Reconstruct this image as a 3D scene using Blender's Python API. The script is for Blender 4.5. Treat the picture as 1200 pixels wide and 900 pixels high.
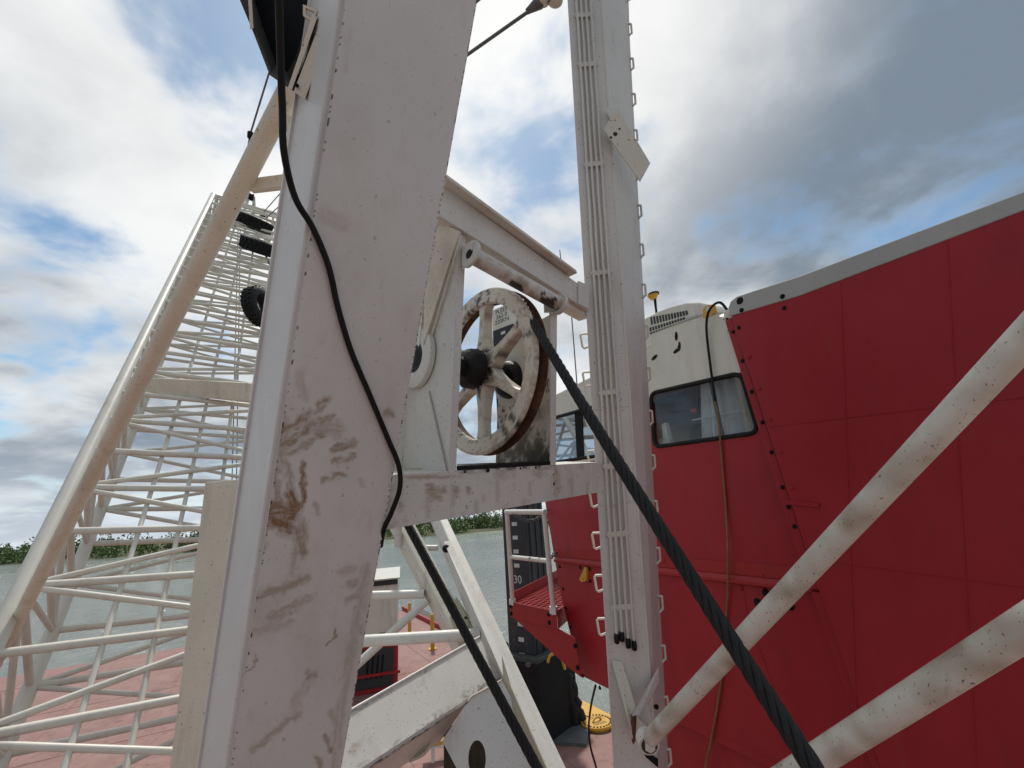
import bpy, bmesh, math, random
import numpy as np
from mathutils import Vector as V, Matrix as M
random.seed(7); np.random.seed(7)
S = bpy.context.scene
for o in list(bpy.data.objects): bpy.data.objects.remove(o)
COL = S.collection
rad = math.radians

# ------------------------------------------------------------------ camera
F = 520.0                                   # focal length in pixels of the 1200x900 photograph
TH, RO = rad(16.2), rad(4.0)
CAM = V((0, 0, 4.5))
R0, FW, U0 = V((1, 0, 0)), V((0, math.cos(TH), math.sin(TH))), V((0, -math.sin(TH), math.cos(TH)))
RT = R0*math.cos(RO) - U0*math.sin(RO)
UP = U0*math.cos(RO) + R0*math.sin(RO)
cd = bpy.data.cameras.new('camera'); cam = bpy.data.objects.new('camera', cd); COL.objects.link(cam)
cd.sensor_fit = 'HORIZONTAL'; cd.sensor_width = 36; cd.lens = F/1200*36
cd.clip_start = 0.02; cd.clip_end = 6000
mw = M.Identity(4)
for i in range(3):
    mw[i][0] = RT[i]; mw[i][1] = UP[i]; mw[i][2] = -FW[i]; mw[i][3] = CAM[i]
cam.matrix_world = mw
S.camera = cam

# ------------------------------------------------------------------ sky, sun, exposure
SUN_EL, SUN_AZ = rad(59), rad(-12)           # azimuth measured from +Y towards +X
SUND = V((math.sin(SUN_AZ)*math.cos(SUN_EL), math.cos(SUN_AZ)*math.cos(SUN_EL), math.sin(SUN_EL)))
W = bpy.data.worlds.new('World'); S.world = W; W.use_nodes = True
def build_world():
    nt = W.node_tree; nt.nodes.clear(); N = nt.nodes.new; L = nt.links.new
    def math_(op, a, b=None, c=None, clamp=False):
        n = N('ShaderNodeMath'); n.operation = op; n.use_clamp = clamp
        for k, x in enumerate((a, b, c)):
            if x is None: continue
            if isinstance(x, (int, float)): n.inputs[k].default_value = x
            else: L(x, n.inputs[k])
        return n.outputs[0]
    def mixc(f, a, b):
        n = N('ShaderNodeMix'); n.data_type = 'RGBA'
        for k, x in ((0, f), (6, a), (7, b)):
            if isinstance(x, (int, float)): n.inputs[k].default_value = x
            elif isinstance(x, tuple): n.inputs[k].default_value = (*x, 1)
            else: L(x, n.inputs[k])
        return n.outputs[2]
    def ramp(x, lo, hi):
        n = N('ShaderNodeMapRange'); n.interpolation_type = 'SMOOTHSTEP'
        L(x, n.inputs[0]); n.inputs[1].default_value = lo; n.inputs[2].default_value = hi
        return n.outputs[0]
    def tint(x):
        n = N('ShaderNodeMix'); n.data_type = 'RGBA'; n.blend_type = 'MULTIPLY'; n.inputs[0].default_value = 1; L(x, n.inputs[6]); n.inputs[7].default_value = (1.0, 1.14, 1.10, 1); return n.outputs[2]
    sky = N('ShaderNodeTexSky'); sky.sky_type = 'NISHITA'; sky.sun_disc = False
    sky.sun_elevation = SUN_EL; sky.sun_rotation = SUN_AZ
    sky.air_density = 1.0; sky.dust_density = .5
    tc = N('ShaderNodeTexCoord'); sep = N('ShaderNodeSeparateXYZ'); L(tc.outputs['Generated'], sep.inputs[0])
    z = math_('MAXIMUM', sep.outputs[2], 0.0)
    zz = math_('ADD', z, 0.22)
    cx = math_('DIVIDE', sep.outputs[0], zz); cy = math_('DIVIDE', sep.outputs[1], zz)
    comb = N('ShaderNodeCombineXYZ'); L(cx, comb.inputs[0]); L(cy, comb.inputs[1])
    def noise(scale, off, detail=6, rough=.55, dist=0.0):
        mp = N('ShaderNodeMapping'); mp.inputs['Location'].default_value = off
        L(comb.outputs[0], mp.inputs[0])
        n = N('ShaderNodeTexNoise'); n.inputs['Scale'].default_value = scale
        n.inputs['Detail'].default_value = detail; n.inputs['Roughness'].default_value = rough
        n.inputs['Distortion'].default_value = dist
        L(mp.outputs[0], n.inputs['Vector']); return n.outputs['Fac']
    big = noise(1.15, (11.20, 4.06, 5.2), 5, .52, .3)
    fine = noise(3.4, (5.85, 12.04, 17.35), 5, .58, .2)
    dens = math_('ADD', math_('MULTIPLY', big, .72), math_('MULTIPLY', fine, .28))
    cover = ramp(dens, .395, .50)
    thick = ramp(math_('ADD', math_('MULTIPLY', noise(.85, (10.52, 15.79, 6.29), 4, .55), .75), math_('MULTIPLY', fine, .25)), .37, .60)
    dot = N('ShaderNodeVectorMath'); dot.operation = 'DOT_PRODUCT'
    L(tc.outputs['Generated'], dot.inputs[0]); dot.inputs[1].default_value = SUND
    glow = ramp(dot.outputs['Value'], .70, 1.0)
    base = mixc(thick, (8.2, 8.4, 8.5), (1.9, 2.4, 3.0))
    cloud = mixc(math_('MULTIPLY', glow, .8), base, (9.6, 9.5, 9.3))
    wisp = ramp(fine, .30, .72)
    blue = mixc(math_('MULTIPLY', wisp, .45), tint(sky.outputs[0]), (6.5, 7.0, 7.6))
    lowhaze = math_('MULTIPLY', math_('SUBTRACT', 1.0, ramp(z, 0.0, .22)), .65)
    c = mixc(cover, blue, cloud)
    c = mixc(lowhaze, c, (6.6, 7.3, 8.1))
    bg = N('ShaderNodeBackground'); bg.inputs[1].default_value = .10
    L(c, bg.inputs[0]); out = N('ShaderNodeOutputWorld'); L(bg.outputs[0], out.inputs[0])
build_world()
sl = bpy.data.lights.new('sun', 'SUN'); sl.energy = 2.8; sl.angle = rad(4); sl.color = (1, .95, .88)
so = bpy.data.objects.new('sun', sl); COL.objects.link(so)
so.rotation_euler = SUND.to_track_quat('Z', 'Y').to_euler(); so.location = SUND*50
S.cycles.max_bounces = 6; S.cycles.diffuse_bounces = 3; S.cycles.glossy_bounces = 3; S.cycles.transparent_max_bounces = 8
S.view_settings.view_transform = 'Standard'; S.view_settings.look = 'None'
S.view_settings.exposure = 0.12; S.view_settings.gamma = 1; S.view_settings.use_curve_mapping = False

# ------------------------------------------------------------------ helpers
def ray(px, py):
    return FW + RT*((px-600)/F) + UP*((450-py)/F)
def P(px, py, d): return CAM + ray(px, py)*d
def HIT(px, py, Q, Nn):
    r = ray(px, py); return CAM + r*((Q-CAM).dot(Nn)/r.dot(Nn))
def G(px, py, z=0.0): return HIT(px, py, V((0, 0, z)), V((0, 0, 1)))
def PIX(p):
    q = V(p)-CAM; d = q.dot(FW); return 600+F*q.dot(RT)/d, 450-F*q.dot(UP)/d, d

class MB:
    def __init__(s): s.v = []; s.f = []
    def add(s, vs, fs):
        b = len(s.v); s.v += [tuple(v) for v in vs]; s.f += [tuple(b+i for i in f) for f in fs]; return s
    def prism(s, poly, off):
        n = len(poly); off = V(off); vs = [V(p) for p in poly]+[V(p)+off for p in poly]
        return s.add(vs, [tuple(range(n)), tuple(range(2*n-1, n-1, -1))]+[(i, i+n, (i+1) % n+n, (i+1) % n) for i in range(n)])
    def box(s, c, a, b, d):           # half axes
        c, a, b, d = V(c), V(a), V(b), V(d)
        return s.prism([c-a-b-d, c+a-b-d, c+a+b-d, c-a+b-d], d*2)
    def beam(s, A, B, wv, hv):        # beam from A to B, half extents wv, hv
        A, B, wv, hv = V(A), V(B), V(wv), V(hv)
        return s.prism([A-wv-hv, A+wv-hv, A+wv+hv, A-wv+hv], B-A)
    def hexa(s, a4, b4):
        return s.add(list(a4)+list(b4), [(0, 1, 2, 3), (7, 6, 5, 4)]+[(i, i+4, (i+1) % 4+4, (i+1) % 4) for i in range(4)])
    def tube(s, pts, r, seg=10, cap=True, closed=False, rfun=None, twist=None):
        pts = [V(p) for p in pts]; n = len(pts); rings = []
        t0 = (pts[1]-pts[0]).normalized()
        ref = V((0, 0, 1)) if abs(t0.z) < .9 else V((1, 0, 0))
        nrm = (ref-t0*ref.dot(t0)).normalized(); L = 0
        for i, p in enumerate(pts):
            if closed: t = (pts[(i+1) % n]-pts[i-1]).normalized()
            else: t = (pts[min(i+1, n-1)]-pts[max(i-1, 0)]).normalized()
            nrm = (nrm-t*nrm.dot(t)).normalized(); bn = t.cross(nrm)
            if i: L += (p-pts[i-1]).length
            ring = []
            for k in range(seg):
                a = 2*math.pi*k/seg; rr = r(i/(n-1)) if callable(r) else r
                if twist: rr *= 1-.20*(1-abs(math.sin(3*a)))**1.6; a += L*twist
                ring.append(p+nrm*math.cos(a)*rr+bn*math.sin(a)*rr)
            rings.append(ring)
        vs = [v for rg in rings for v in rg]; fs = []
        m = n if closed else n-1
        for i in range(m):
            j = (i+1) % n
            for k in range(seg): fs.append((i*seg+k, i*seg+(k+1) % seg, j*seg+(k+1) % seg, j*seg+k))
        if cap and not closed:
            fs.append(tuple(range(seg-1, -1, -1))); fs.append(tuple((n-1)*seg+k for k in range(seg)))
        return s.add(vs, fs)
    def lathe(s, c, axis, prof, seg=32, a0=0.0, closed=False):   # prof: list of (radius, offset)
        c, ax = V(c), V(axis).normalized()
        ref = V((0, 0, 1)) if abs(ax.z) < .9 else V((1, 0, 0))
        u = (ref-ax*ref.dot(ax)).normalized(); w = ax.cross(u); n = len(prof)
        vs = [c+ax*h+(u*math.cos(a0+2*math.pi*k/seg)+w*math.sin(a0+2*math.pi*k/seg))*r for k in range(seg) for r, h in prof]
        fs = []
        for k in range(seg):
            k2 = (k+1) % seg
            for j in range(n if closed else n-1):
                j2 = (j+1) % n
                fs.append((k*n+j, k*n+j2, k2*n+j2, k2*n+j))
        if not closed:
            if prof[0][0] > 1e-5: fs.append(tuple(k*n for k in range(seg)))
            if prof[-1][0] > 1e-5: fs.append(tuple(k*n+n-1 for k in range(seg-1, -1, -1)))
        return s.add(vs, fs)
    def build(s, name, mat, parent=None, smooth=None, bevel=0, recalc=True):
        me = bpy.data.meshes.new(name); me.from_pydata(s.v, [], s.f)
        bm = bmesh.new(); bm.from_mesh(me)
        bmesh.ops.remove_doubles(bm, verts=bm.verts, dist=1e-6)
        if recalc: bmesh.ops.recalc_face_normals(bm, faces=bm.faces)
        bm.to_mesh(me); bm.free()
        o = bpy.data.objects.new(name, me); COL.objects.link(o)
        me.materials.append(mat)
        if smooth is not None:
            me.polygons.foreach_set('use_smooth', [True]*len(me.polygons))
            try: me.set_sharp_from_angle(angle=rad(smooth))
            except Exception: pass
        if bevel:
            b = o.modifiers.new('bevel', 'BEVEL'); b.width = bevel; b.segments = 2; b.limit_method = 'ANGLE'; b.angle_limit = rad(35)
            b.harden_normals = False
        if parent: adopt(o, parent)
        return o
def adopt(o, parent):
    o.parent = parent; o.matrix_parent_inverse = WM(parent).inverted()
def WM(o):
    m = o.matrix_basis.copy()
    if o.parent: m = WM(o.parent) @ o.matrix_parent_inverse @ m
    return m
def tag(o, label=None, cat=None, group=None, kind=None):
    for k, x in (('label', label), ('category', cat), ('group', group), ('kind', kind)):
        if x: o[k] = x
    return o
def thing(name, loc, label, cat, group=None):
    e = bpy.data.objects.new(name, None); COL.objects.link(e); e.location = loc; e.empty_display_size = .1
    return tag(e, label, cat, group)
def frame(c, z, x=None):
    z = V(z).normalized(); x = V(x) if x else (V((0, 0, 1)) if abs(z.z) < .9 else V((1, 0, 0)))
    x = (x-z*x.dot(z)).normalized(); y = z.cross(x); m = M.Identity(4)
    for i in range(3): m[i][0] = x[i]; m[i][1] = y[i]; m[i][2] = z[i]; m[i][3] = V(c)[i]
    return m
def place(proto, name, mat4, parent, scale=1.0):
    o = bpy.data.objects.new(name, proto); COL.objects.link(o)
    if parent: o.parent = parent; o.matrix_parent_inverse = WM(parent).inverted()
    o.matrix_basis = mat4 @ M.Scale(scale, 4); return o
def proto(mb, mat, smooth=None):
    o = mb.build('proto', mat, smooth=smooth); me = o.data; bpy.data.objects.remove(o); return me
def hole_plate(name, outer, holes, off, mat, parent=None, bevel=0):
    """flat plate with through holes: outer / holes are coplanar 3D loops, off the thickness vector"""
    bm = bmesh.new(); es = []; loops = []
    for lp in [outer]+holes:
        vs = [bm.verts.new(p) for p in lp]; loops.append(vs)
        es += [bm.edges.new((vs[i], vs[(i+1) % len(vs)])) for i in range(len(vs))]
    bmesh.ops.triangle_fill(bm, edges=es, use_beauty=True)
    front = list(bm.faces)
    mp = {v: bm.verts.new(v.co+V(off)) for lp in loops for v in lp}
    for f in front: bm.faces.new([mp[v] for v in reversed(f.verts)])
    for lp in loops:
        n = len(lp)
        for i in range(n): bm.faces.new((lp[i], lp[(i+1) % n], mp[lp[(i+1) % n]], mp[lp[i]]))
    bmesh.ops.recalc_face_normals(bm, faces=bm.faces)
    me = bpy.data.meshes.new(name); bm.to_mesh(me); bm.free()
    o = bpy.data.objects.new(name, me); COL.objects.link(o); me.materials.append(mat)
    if parent: adopt(o, parent)
    return o
def circle(c, axis, r, n=24, ry=None):
    m = frame(c, axis); return [m @ V((r*math.cos(2*math.pi*k/n), (ry or r)*math.sin(2*math.pi*k/n), 0)) for k in range(n)]
def smooth_path(pts, k=8):
    pts = [V(p) for p in pts]; out = []
    for i in range(len(pts)-1):
        a, b, c, d = pts[max(i-1, 0)], pts[i], pts[i+1], pts[min(i+2, len(pts)-1)]
        for j in range(k):
            t = j/k
            out.append(.5*((2*b)+(c-a)*t+(2*a-5*b+4*c-d)*t*t+(3*b-a-3*c+d)*t**3))
    return out+[pts[-1]]

# ------------------------------------------------------------------ materials
def new_mat(name):
    m = bpy.data.materials.new(name); m.use_nodes = True; nt = m.node_tree
    return m, nt, nt.nodes['Principled BSDF']
class NB:
    def __init__(s, nt): s.nt = nt; s.N = nt.nodes.new; s.L = nt.links.new; s.tc = None
    def co(s):
        if not s.tc: s.tc = s.N('ShaderNodeTexCoord')
        return s.tc.outputs['Object']
    def noise(s, scale, stretch=(1, 1, 1), detail=5, rough=.6, dist=0, loc=(0, 0, 0)):
        mp = s.N('ShaderNodeMapping'); mp.inputs['Scale'].default_value = stretch; mp.inputs['Location'].default_value = loc
        s.L(s.co(), mp.inputs[0]); n = s.N('ShaderNodeTexNoise')
        n.inputs['Scale'].default_value = scale; n.inputs['Detail'].default_value = detail
        n.inputs['Roughness'].default_value = rough; n.inputs['Distortion'].default_value = dist
        s.L(mp.outputs[0], n.inputs['Vector']); return n.outputs['Fac']
    def ramp(s, x, lo, hi, a=0.0, b=1.0):
        n = s.N('ShaderNodeMapRange'); n.interpolation_type = 'SMOOTHSTEP'; s.L(x, n.inputs[0])
        for k, q in ((1, lo), (2, hi), (3, a), (4, b)): n.inputs[k].default_value = q
        return n.outputs[0]
    def mul(s, a, b, op='MULTIPLY'):
        n = s.N('ShaderNodeMath'); n.operation = op; n.use_clamp = True
        for k, x in enumerate((a, b)):
            if isinstance(x, (int, float)): n.inputs[k].default_value = x
            else: s.L(x, n.inputs[k])
        return n.outputs[0]
    def mix(s, f, a, b):
        n = s.N('ShaderNodeMix'); n.data_type = 'RGBA'
        for k, x in ((0, f), (6, a), (7, b)):
            if isinstance(x, (int, float)): n.inputs[k].default_value = x
            elif isinstance(x, tuple): n.inputs[k].default_value = (*x, 1)
            else: s.L(x, n.inputs[k])
        return n.outputs[2]
    def attr(s, name):
        n = s.N('ShaderNodeAttribute'); n.attribute_name = name; return n.outputs['Fac']
    def bump(s, h, strength, dist, b):
        n = s.N('ShaderNodeBump'); n.inputs['Strength'].default_value = strength; n.inputs['Distance'].default_value = dist
        s.L(h, n.inputs['Height']); s.L(n.outputs[0], b.inputs['Normal'])
def paint(name, base, dirt=(.30, .22, .15), dirt_amt=.35, chips=.6, rust=.35, rough=.42, specks=1.0, fade=None, chip_th=.70, spec=.5, bmp=(.35, .009)):
    m, nt, b = new_mat(name); q = NB(nt)
    c = q.mix(q.ramp(q.noise(1.7, detail=3), .35, .72, 0, .5), base, fade or tuple(x*.84 for x in base))
    c = q.mix(q.mul(q.ramp(q.noise(5, (1, 1, .16), 4, .62, .4), .50, .80), dirt_amt), c, dirt)
    c = q.mix(q.mul(q.ramp(q.noise(21, (1, 1, .5), 3, .7), .60, .80), dirt_amt*.7), c, dirt)
    c = q.mix(q.mul(q.ramp(q.noise(7, (1, 1, .10), 2, .5, 0, (3, 1, 2)), .66, .80), rust), c, (.23, .10, .045))
    ch = q.mul(q.ramp(q.noise(38, (1, 1, .75), 2, .6, 0, (7, 2, 4)), chip_th, chip_th+.03), chips)
    ch2 = q.mul(q.ramp(q.noise(120, (1, 1, .6), 1, .5, 0, (1, 8, 3)), .70, .74), specks*.75)
    c = q.mix(ch, c, (.06, .035, .025)); c = q.mix(ch2, c, (.10, .06, .045))
    b.inputs['Specular IOR Level'].default_value = spec
    st = q.attr('stain'); c = q.mix(st, c, (.22, .125, .052))
    gr = q.attr('grease'); c = q.mix(gr, c, (.010, .009, .008))
    q.L(c, b.inputs['Base Color'])
    r = q.N('ShaderNodeMapRange'); q.L(q.noise(9, detail=2), r.inputs[0]); r.inputs[3].default_value = rough-.10; r.inputs[4].default_value = rough+.16
    q.L(r.outputs[0], b.inputs['Roughness'])
    q.bump(q.noise(3.0, detail=2), bmp[0], bmp[1], b)
    return m
def plain(name, col, rough=.6, metal=0, var=.25, scale=14, bump=.25, spec=.5):
    m, nt, b = new_mat(name); q = NB(nt)
    c = q.mix(q.ramp(q.noise(scale, detail=3), .3, .75), col, tuple(x*(1-var) for x in col))
    c = q.mix(q.ramp(q.noise(scale*5, detail=1), .62, .75, 0, .5), c, tuple(x*.55 for x in col))
    q.L(c, b.inputs['Base Color']); b.inputs['Roughness'].default_value = rough; b.inputs['Metallic'].default_value = metal
    b.inputs['Specular IOR Level'].default_value = spec
    q.bump(q.noise(scale*3, detail=2), bump, .006, b); return m
WHITE = paint('white_paint', (.64, .625, .585), dirt_amt=.30, rust=.22, chips=.5)
LEGW = paint('leg_paint', (.66, .66, .635), dirt_amt=.16, rust=.08, chips=.3, specks=.3)
WHITE2 = paint('dirty_white_paint', (.68, .65, .56), dirt_amt=.42, rust=.35, chips=.8, dirt=(.26, .19, .12))
CREAM = paint('cream_paint', (.68, .62, .50), dirt_amt=.35, rust=.35, chips=.8, dirt=(.26, .17, .10))
BOOMW = paint('boom_paint', (.66, .63, .55), dirt_amt=.3, rust=.2, chips=.2, specks=.3)
CABW = paint('cab_white_paint', (.66, .64, .56), dirt_amt=.40, rust=.30, chips=.0, specks=.25, rough=.32)
RED = paint('red_paint', (.335, .013, .022), dirt=(.14, .010, .012), dirt_amt=.42, rust=.10, chips=.35, specks=.4, rough=.42, fade=(.26, .009, .016), chip_th=.735, spec=.35, bmp=(.5, .014))
REDP = paint('red_plate_paint', (.34, .020, .022), dirt=(.12, .018, .016), dirt_amt=.5, rust=.12, chips=.3, specks=.4, rough=.5, fade=(.30, .022, .025), spec=.3)
GREYP = paint('grey_cap_paint', (.40, .40, .38), dirt_amt=.25, rust=.1, chips=.3, specks=.4)
YELLOW = paint('yellow_paint', (.62, .34, .035), dirt=(.20, .10, .03), dirt_amt=.5, rust=.3, chips=.7)
DECK = paint('deck_paint', (.24, .122, .104), dirt=(.10, .055, .04), dirt_amt=.85, rust=.5, chips=.6, rough=.7, fade=(.32, .19, .165))
RUST = plain('rust', (.125, .052, .028), .9, 0, .7, 16, .6)
GREASE = plain('black_grease', (.007, .006, .0055), .45, 0, .4, 30, .9, .3)
ROPE = plain('black_wire_rope', (.008, .0075, .0075), .5, 0, .4, 40, .5, .35)
RUBBER = plain('black_rubber', (.009, .009, .009), .6, 0, .3, 20, .3, .25)
DARK = plain('dark_and_shade_steel', (.075, .070, .050), .8, 0, .5, 8, .4)  # dark steel; also carries the inside shade of the open housing
STEEL = plain('galvanised_steel', (.16, .165, .165), .5, .6, .3, 18, .3)
BLACKST = plain('black_steel', (.011, .011, .013), .75, 0, .4, 6, .3, .2)
WOOD = plain('weathered_timber', (.13, .11, .09), .9, 0, .5, 6, .6)
WMARK = plain('white_mark_paint', (.62, .62, .60), .6, 0, .25, 10, .1)
INK = plain('black_lettering', (.03, .03, .032), .6, 0, .2, 20, .05)
BEIGE = plain('beige_interior', (.40, .34, .25), .8, 0, .3, 3, .1)
CURT = plain('white_curtain_cloth', (.70, .71, .72), .9, 0, .15, 5, .1)
REDKNOB = plain('red_plastic', (.5, .02, .02), .4, 0, .1, 9, .05)
OCHRE = plain('ochre_cable', (.22, .12, .035), .6, 0, .4, 25, .2)
def glass_mat(name, tint, refl):
    m = bpy.data.materials.new(name); m.use_nodes = True; nt = m.node_tree; nt.nodes.clear(); N = nt.nodes.new; L = nt.links.new
    t = N('ShaderNodeBsdfTransparent'); t.inputs[0].default_value = (*tint, 1)
    g = N('ShaderNodeBsdfGlossy'); g.inputs['Roughness'].default_value = .03; g.inputs[0].default_value = (.9, .95, 1, 1)
    lf = N('ShaderNodeLayerWeight'); lf.inputs[0].default_value = .5; lp = N('ShaderNodeMath'); lp.operation = 'POWER'; L(lf.outputs['Facing'], lp.inputs[0]); lp.inputs[1].default_value = 2.5; lw = N('ShaderNodeMath'); lw.operation = 'MULTIPLY_ADD'; L(lp.outputs[0], lw.inputs[0]); lw.inputs[1].default_value = refl; lw.inputs[2].default_value = .03 if refl < .5 else .30
    x = N('ShaderNodeMixShader'); L(lw.outputs[0], x.inputs[0]); L(t.outputs[0], x.inputs[1]); L(g.outputs[0], x.inputs[2])
    o = N('ShaderNodeOutputMaterial'); L(x.outputs[0], o.inputs[0]); return m
GLASS = glass_mat('window_glass', (.93, .95, .95), .22)
GLASSB = glass_mat('blue_window_glass', (.40, .50, .60), .6)
def rope_attr(o, name, vals):
    a = o.data.attributes.new(name, 'FLOAT', 'POINT'); a.data.foreach_set('value', np.asarray(vals, dtype=np.float32))
def vnoise(x, y, seed=0):
    xi = np.floor(x).astype(int); yi = np.floor(y).astype(int); fx = x-xi; fy = y-yi
    fx = fx*fx*(3-2*fx); fy = fy*fy*(3-2*fy)
    def h(a, b):
        n = (a*374761393+b*668265263+seed*144665) & 0x7fffffff; n = ((n ^ (n >> 13))*1274126177) & 0x7fffffff
        return ((n ^ (n >> 16)) & 0xffff)/65535.
    return (h(xi, yi)*(1-fx)+h(xi+1, yi)*fx)*(1-fy)+(h(xi, yi+1)*(1-fx)+h(xi+1, yi+1)*fx)*fy
def fbm(x, y, seed=0, o=4):
    s = 0; a = .5; t = 0
    for i in range(o): s = s+a*vnoise(x*2**i, y*2**i, seed+i); t += a; a *= .55
    return s/t

# ------------------------------------------------------------------ setting: water, bank, barge deck
def water():
    m, nt, b = new_mat('river_water'); q = NB(nt)
    c = q.mix(q.ramp(q.noise(.06, detail=4), .35, .7), (.22, .245, .23), (.28, .30, .275))
    q.L(c, b.inputs['Base Color']); b.inputs['Roughness'].default_value = .09; b.inputs['IOR'].default_value = 1.33
    h = q.noise(1.5, (1, .6, 1), 6, .68, .25)
    q.bump(h, .9, .30, b)
    o = MB().add([(-2500, -2500, -1.2), (2500, -2500, -1.2), (2500, 2500, -1.2), (-2500, 2500, -1.2)], [(0, 1, 2, 3)]).build('water', m)
    tag(o, kind='structure')
water()
def bank():
    m, nt, b = new_mat('bank_earth'); q = NB(nt)
    q.L(q.mix(q.noise(.2), (.06, .075, .03), (.10, .09, .05)), b.inputs['Base Color']); b.inputs['Roughness'].default_value = 1
    vs, fs = [], []; nx, ny = 160, 14
    for j in range(ny):
        for i in range(nx):
            x = -640+i*8.0; s = j/(ny-1); y = 165+6*math.sin(x*.021)+4*math.sin(x*.053+1)+s**1.7*900
            z = -1.5+min(1, s*9)*1.3+.5*random.random()*(s > 0)
            vs.append((x, y, z))
    for j in range(ny-1):
        for i in range(nx-1): a = j*nx+i; fs.append((a, a+1, a+nx+1, a+nx))
    tag(MB().add(vs, fs).build('river_bank', m), kind='structure')
    m2, nt, b = new_mat('bank_foliage'); q = NB(nt)
    q.L(q.mix(q.ramp(q.noise(.5, detail=5), .35, .65), (.045, .088, .014), (.11, .17, .03)), b.inputs['Base Color']); b.inputs['Roughness'].default_value = .6
    b.inputs['Transmission Weight'].default_value = 0
    vs, fs = [], []
    def clump(cx, cy, w, h, n, lf):
        for _ in range(n):
            a = random.random()*6.283; r = math.sqrt(random.random())*w
            t = random.random()
            p = V((cx+math.cos(a)*r, cy+math.sin(a)*r*.7, -.8+h*(t**.8)*(1-.55*(r/w)**2)))
            u = V((random.gauss(0, 1), random.gauss(0, 1), random.gauss(0, 1))).normalized()*lf*random.uniform(.6, 1.4)
            v = u.cross(V((random.gauss(0, 1), random.gauss(0, 1), random.gauss(0, 1)))).normalized()*lf*.55
            k = len(vs); vs.extend([p-u, p+v, p+u, p-v]); fs.append((k, k+1, k+2, k+3))
    for i in range(620):
        x = random.uniform(-420, 420); yb = 165+6*math.sin(x*.021)+4*math.sin(x*.053+1)
        y = yb+random.uniform(1, 38); w = random.uniform(1.6, 4.5)
        clump(x, y, w*1.3, random.uniform(2.5, 6.5)+(y-yb)*.11, 150, .50)
    me = MB().add(vs, fs).build('bank_shrubs', m2, recalc=False)
    tag(me, 'dense green shrubs lining the far river bank', 'shrubs', kind='stuff')
    vs, fs = [], []
    for i in range(150):
        cx = random.uniform(-160, 120); cy = 161+6*math.sin(cx*.021)+4*math.sin(cx*.053+1)-random.random()**2*48
        for _ in range(42):
            px, py = cx+random.gauss(0, 2.6), cy+random.gauss(0, .8); r = random.uniform(.15, .5); k = len(vs)
            vs.extend([(px-r, py, -1.17), (px, py-r, -1.15), (px+r, py, -1.1), (px, py+r, -1.05)]); fs.append((k, k+1, k+2, k+3))
    tag(MB().add(vs, fs).build('floating_weeds', m2, recalc=False), 'green water weeds floating off the far bank', 'weeds', kind='stuff')
bank()
E0 = G(692, 826); EE = (G(476, 716)-E0).normalized(); EP = V((-EE.y, EE.x, 0)).normalized()
if EP.x > 0: EP = -EP
def DK(a, b, z=0): return E0+EE*a+EP*b+V((0, 0, z))
def deck():
    mb = MB(); mb.prism([DK(-24, 0), DK(15.5, 0), DK(15.5, 19), DK(-24, 19)], (0, 0, -1.9))
    d = tag(mb.build('deck', DECK), kind='structure')
    # welded seams between deck plates
    for k in range(9):
        a = -18+k*3.9; MB().box(DK(a, 9.5, .003), EE*.012, EP*9.3, (0, 0, .004)).build('weld_seam', DECK, d)
    for k in range(6): MB().box(DK(-4, 1.9+2.4*k, .004), EE*19, EP*.012, (0, 0, .004)).build('weld_seam', DECK, d)
    MB().box(DK(-10.5, .22, .004), EE*13.4, EP*.22, (0, 0, .004)).build('yellow_edge_stripe', YELLOW, d)
    MB().box(DK(9.3, .06, .09), EE*6.2, EP*.05, (0, 0, .09)).build('coaming', REDP, d)
    for k in range(5): MB().box(DK(9.3, -.12-.20*k, -.10-.03*k), EE*6.2, EP*.085, (0, 0, .10)).build('rubbing_timber', WOOD, d)
    MB().beam(DK(-24, -.09, -.35), DK(2.9, -.09, -.35), EP*.09, (0, 0, .2)).build('fender_timber', WOOD, d)
deck()

# ------------------------------------------------------------------ crane gantry (A-frame)
ALF = rad(49)
NX = V((math.sin(ALF), math.cos(ALF), 0)); MX = V((-math.cos(ALF), math.sin(ALF), 0))
TILT = rad(8)
AU = (V((0, 0, 1))*math.cos(TILT)-MX*math.sin(TILT)).normalized()
AN = (MX*math.cos(TILT)+V((0, 0, 1))*math.sin(TILT)).normalized()     # away from camera
Q0 = P(455, 585, 1.95)
def A(px, py, off=0.0): return HIT(px, py, Q0+AN*off, AN)
gan = thing('crane_gantry', G(560, 900), 'white steel crane gantry with broad left leg, cross beams and tall right mast', 'crane gantry')

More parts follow.
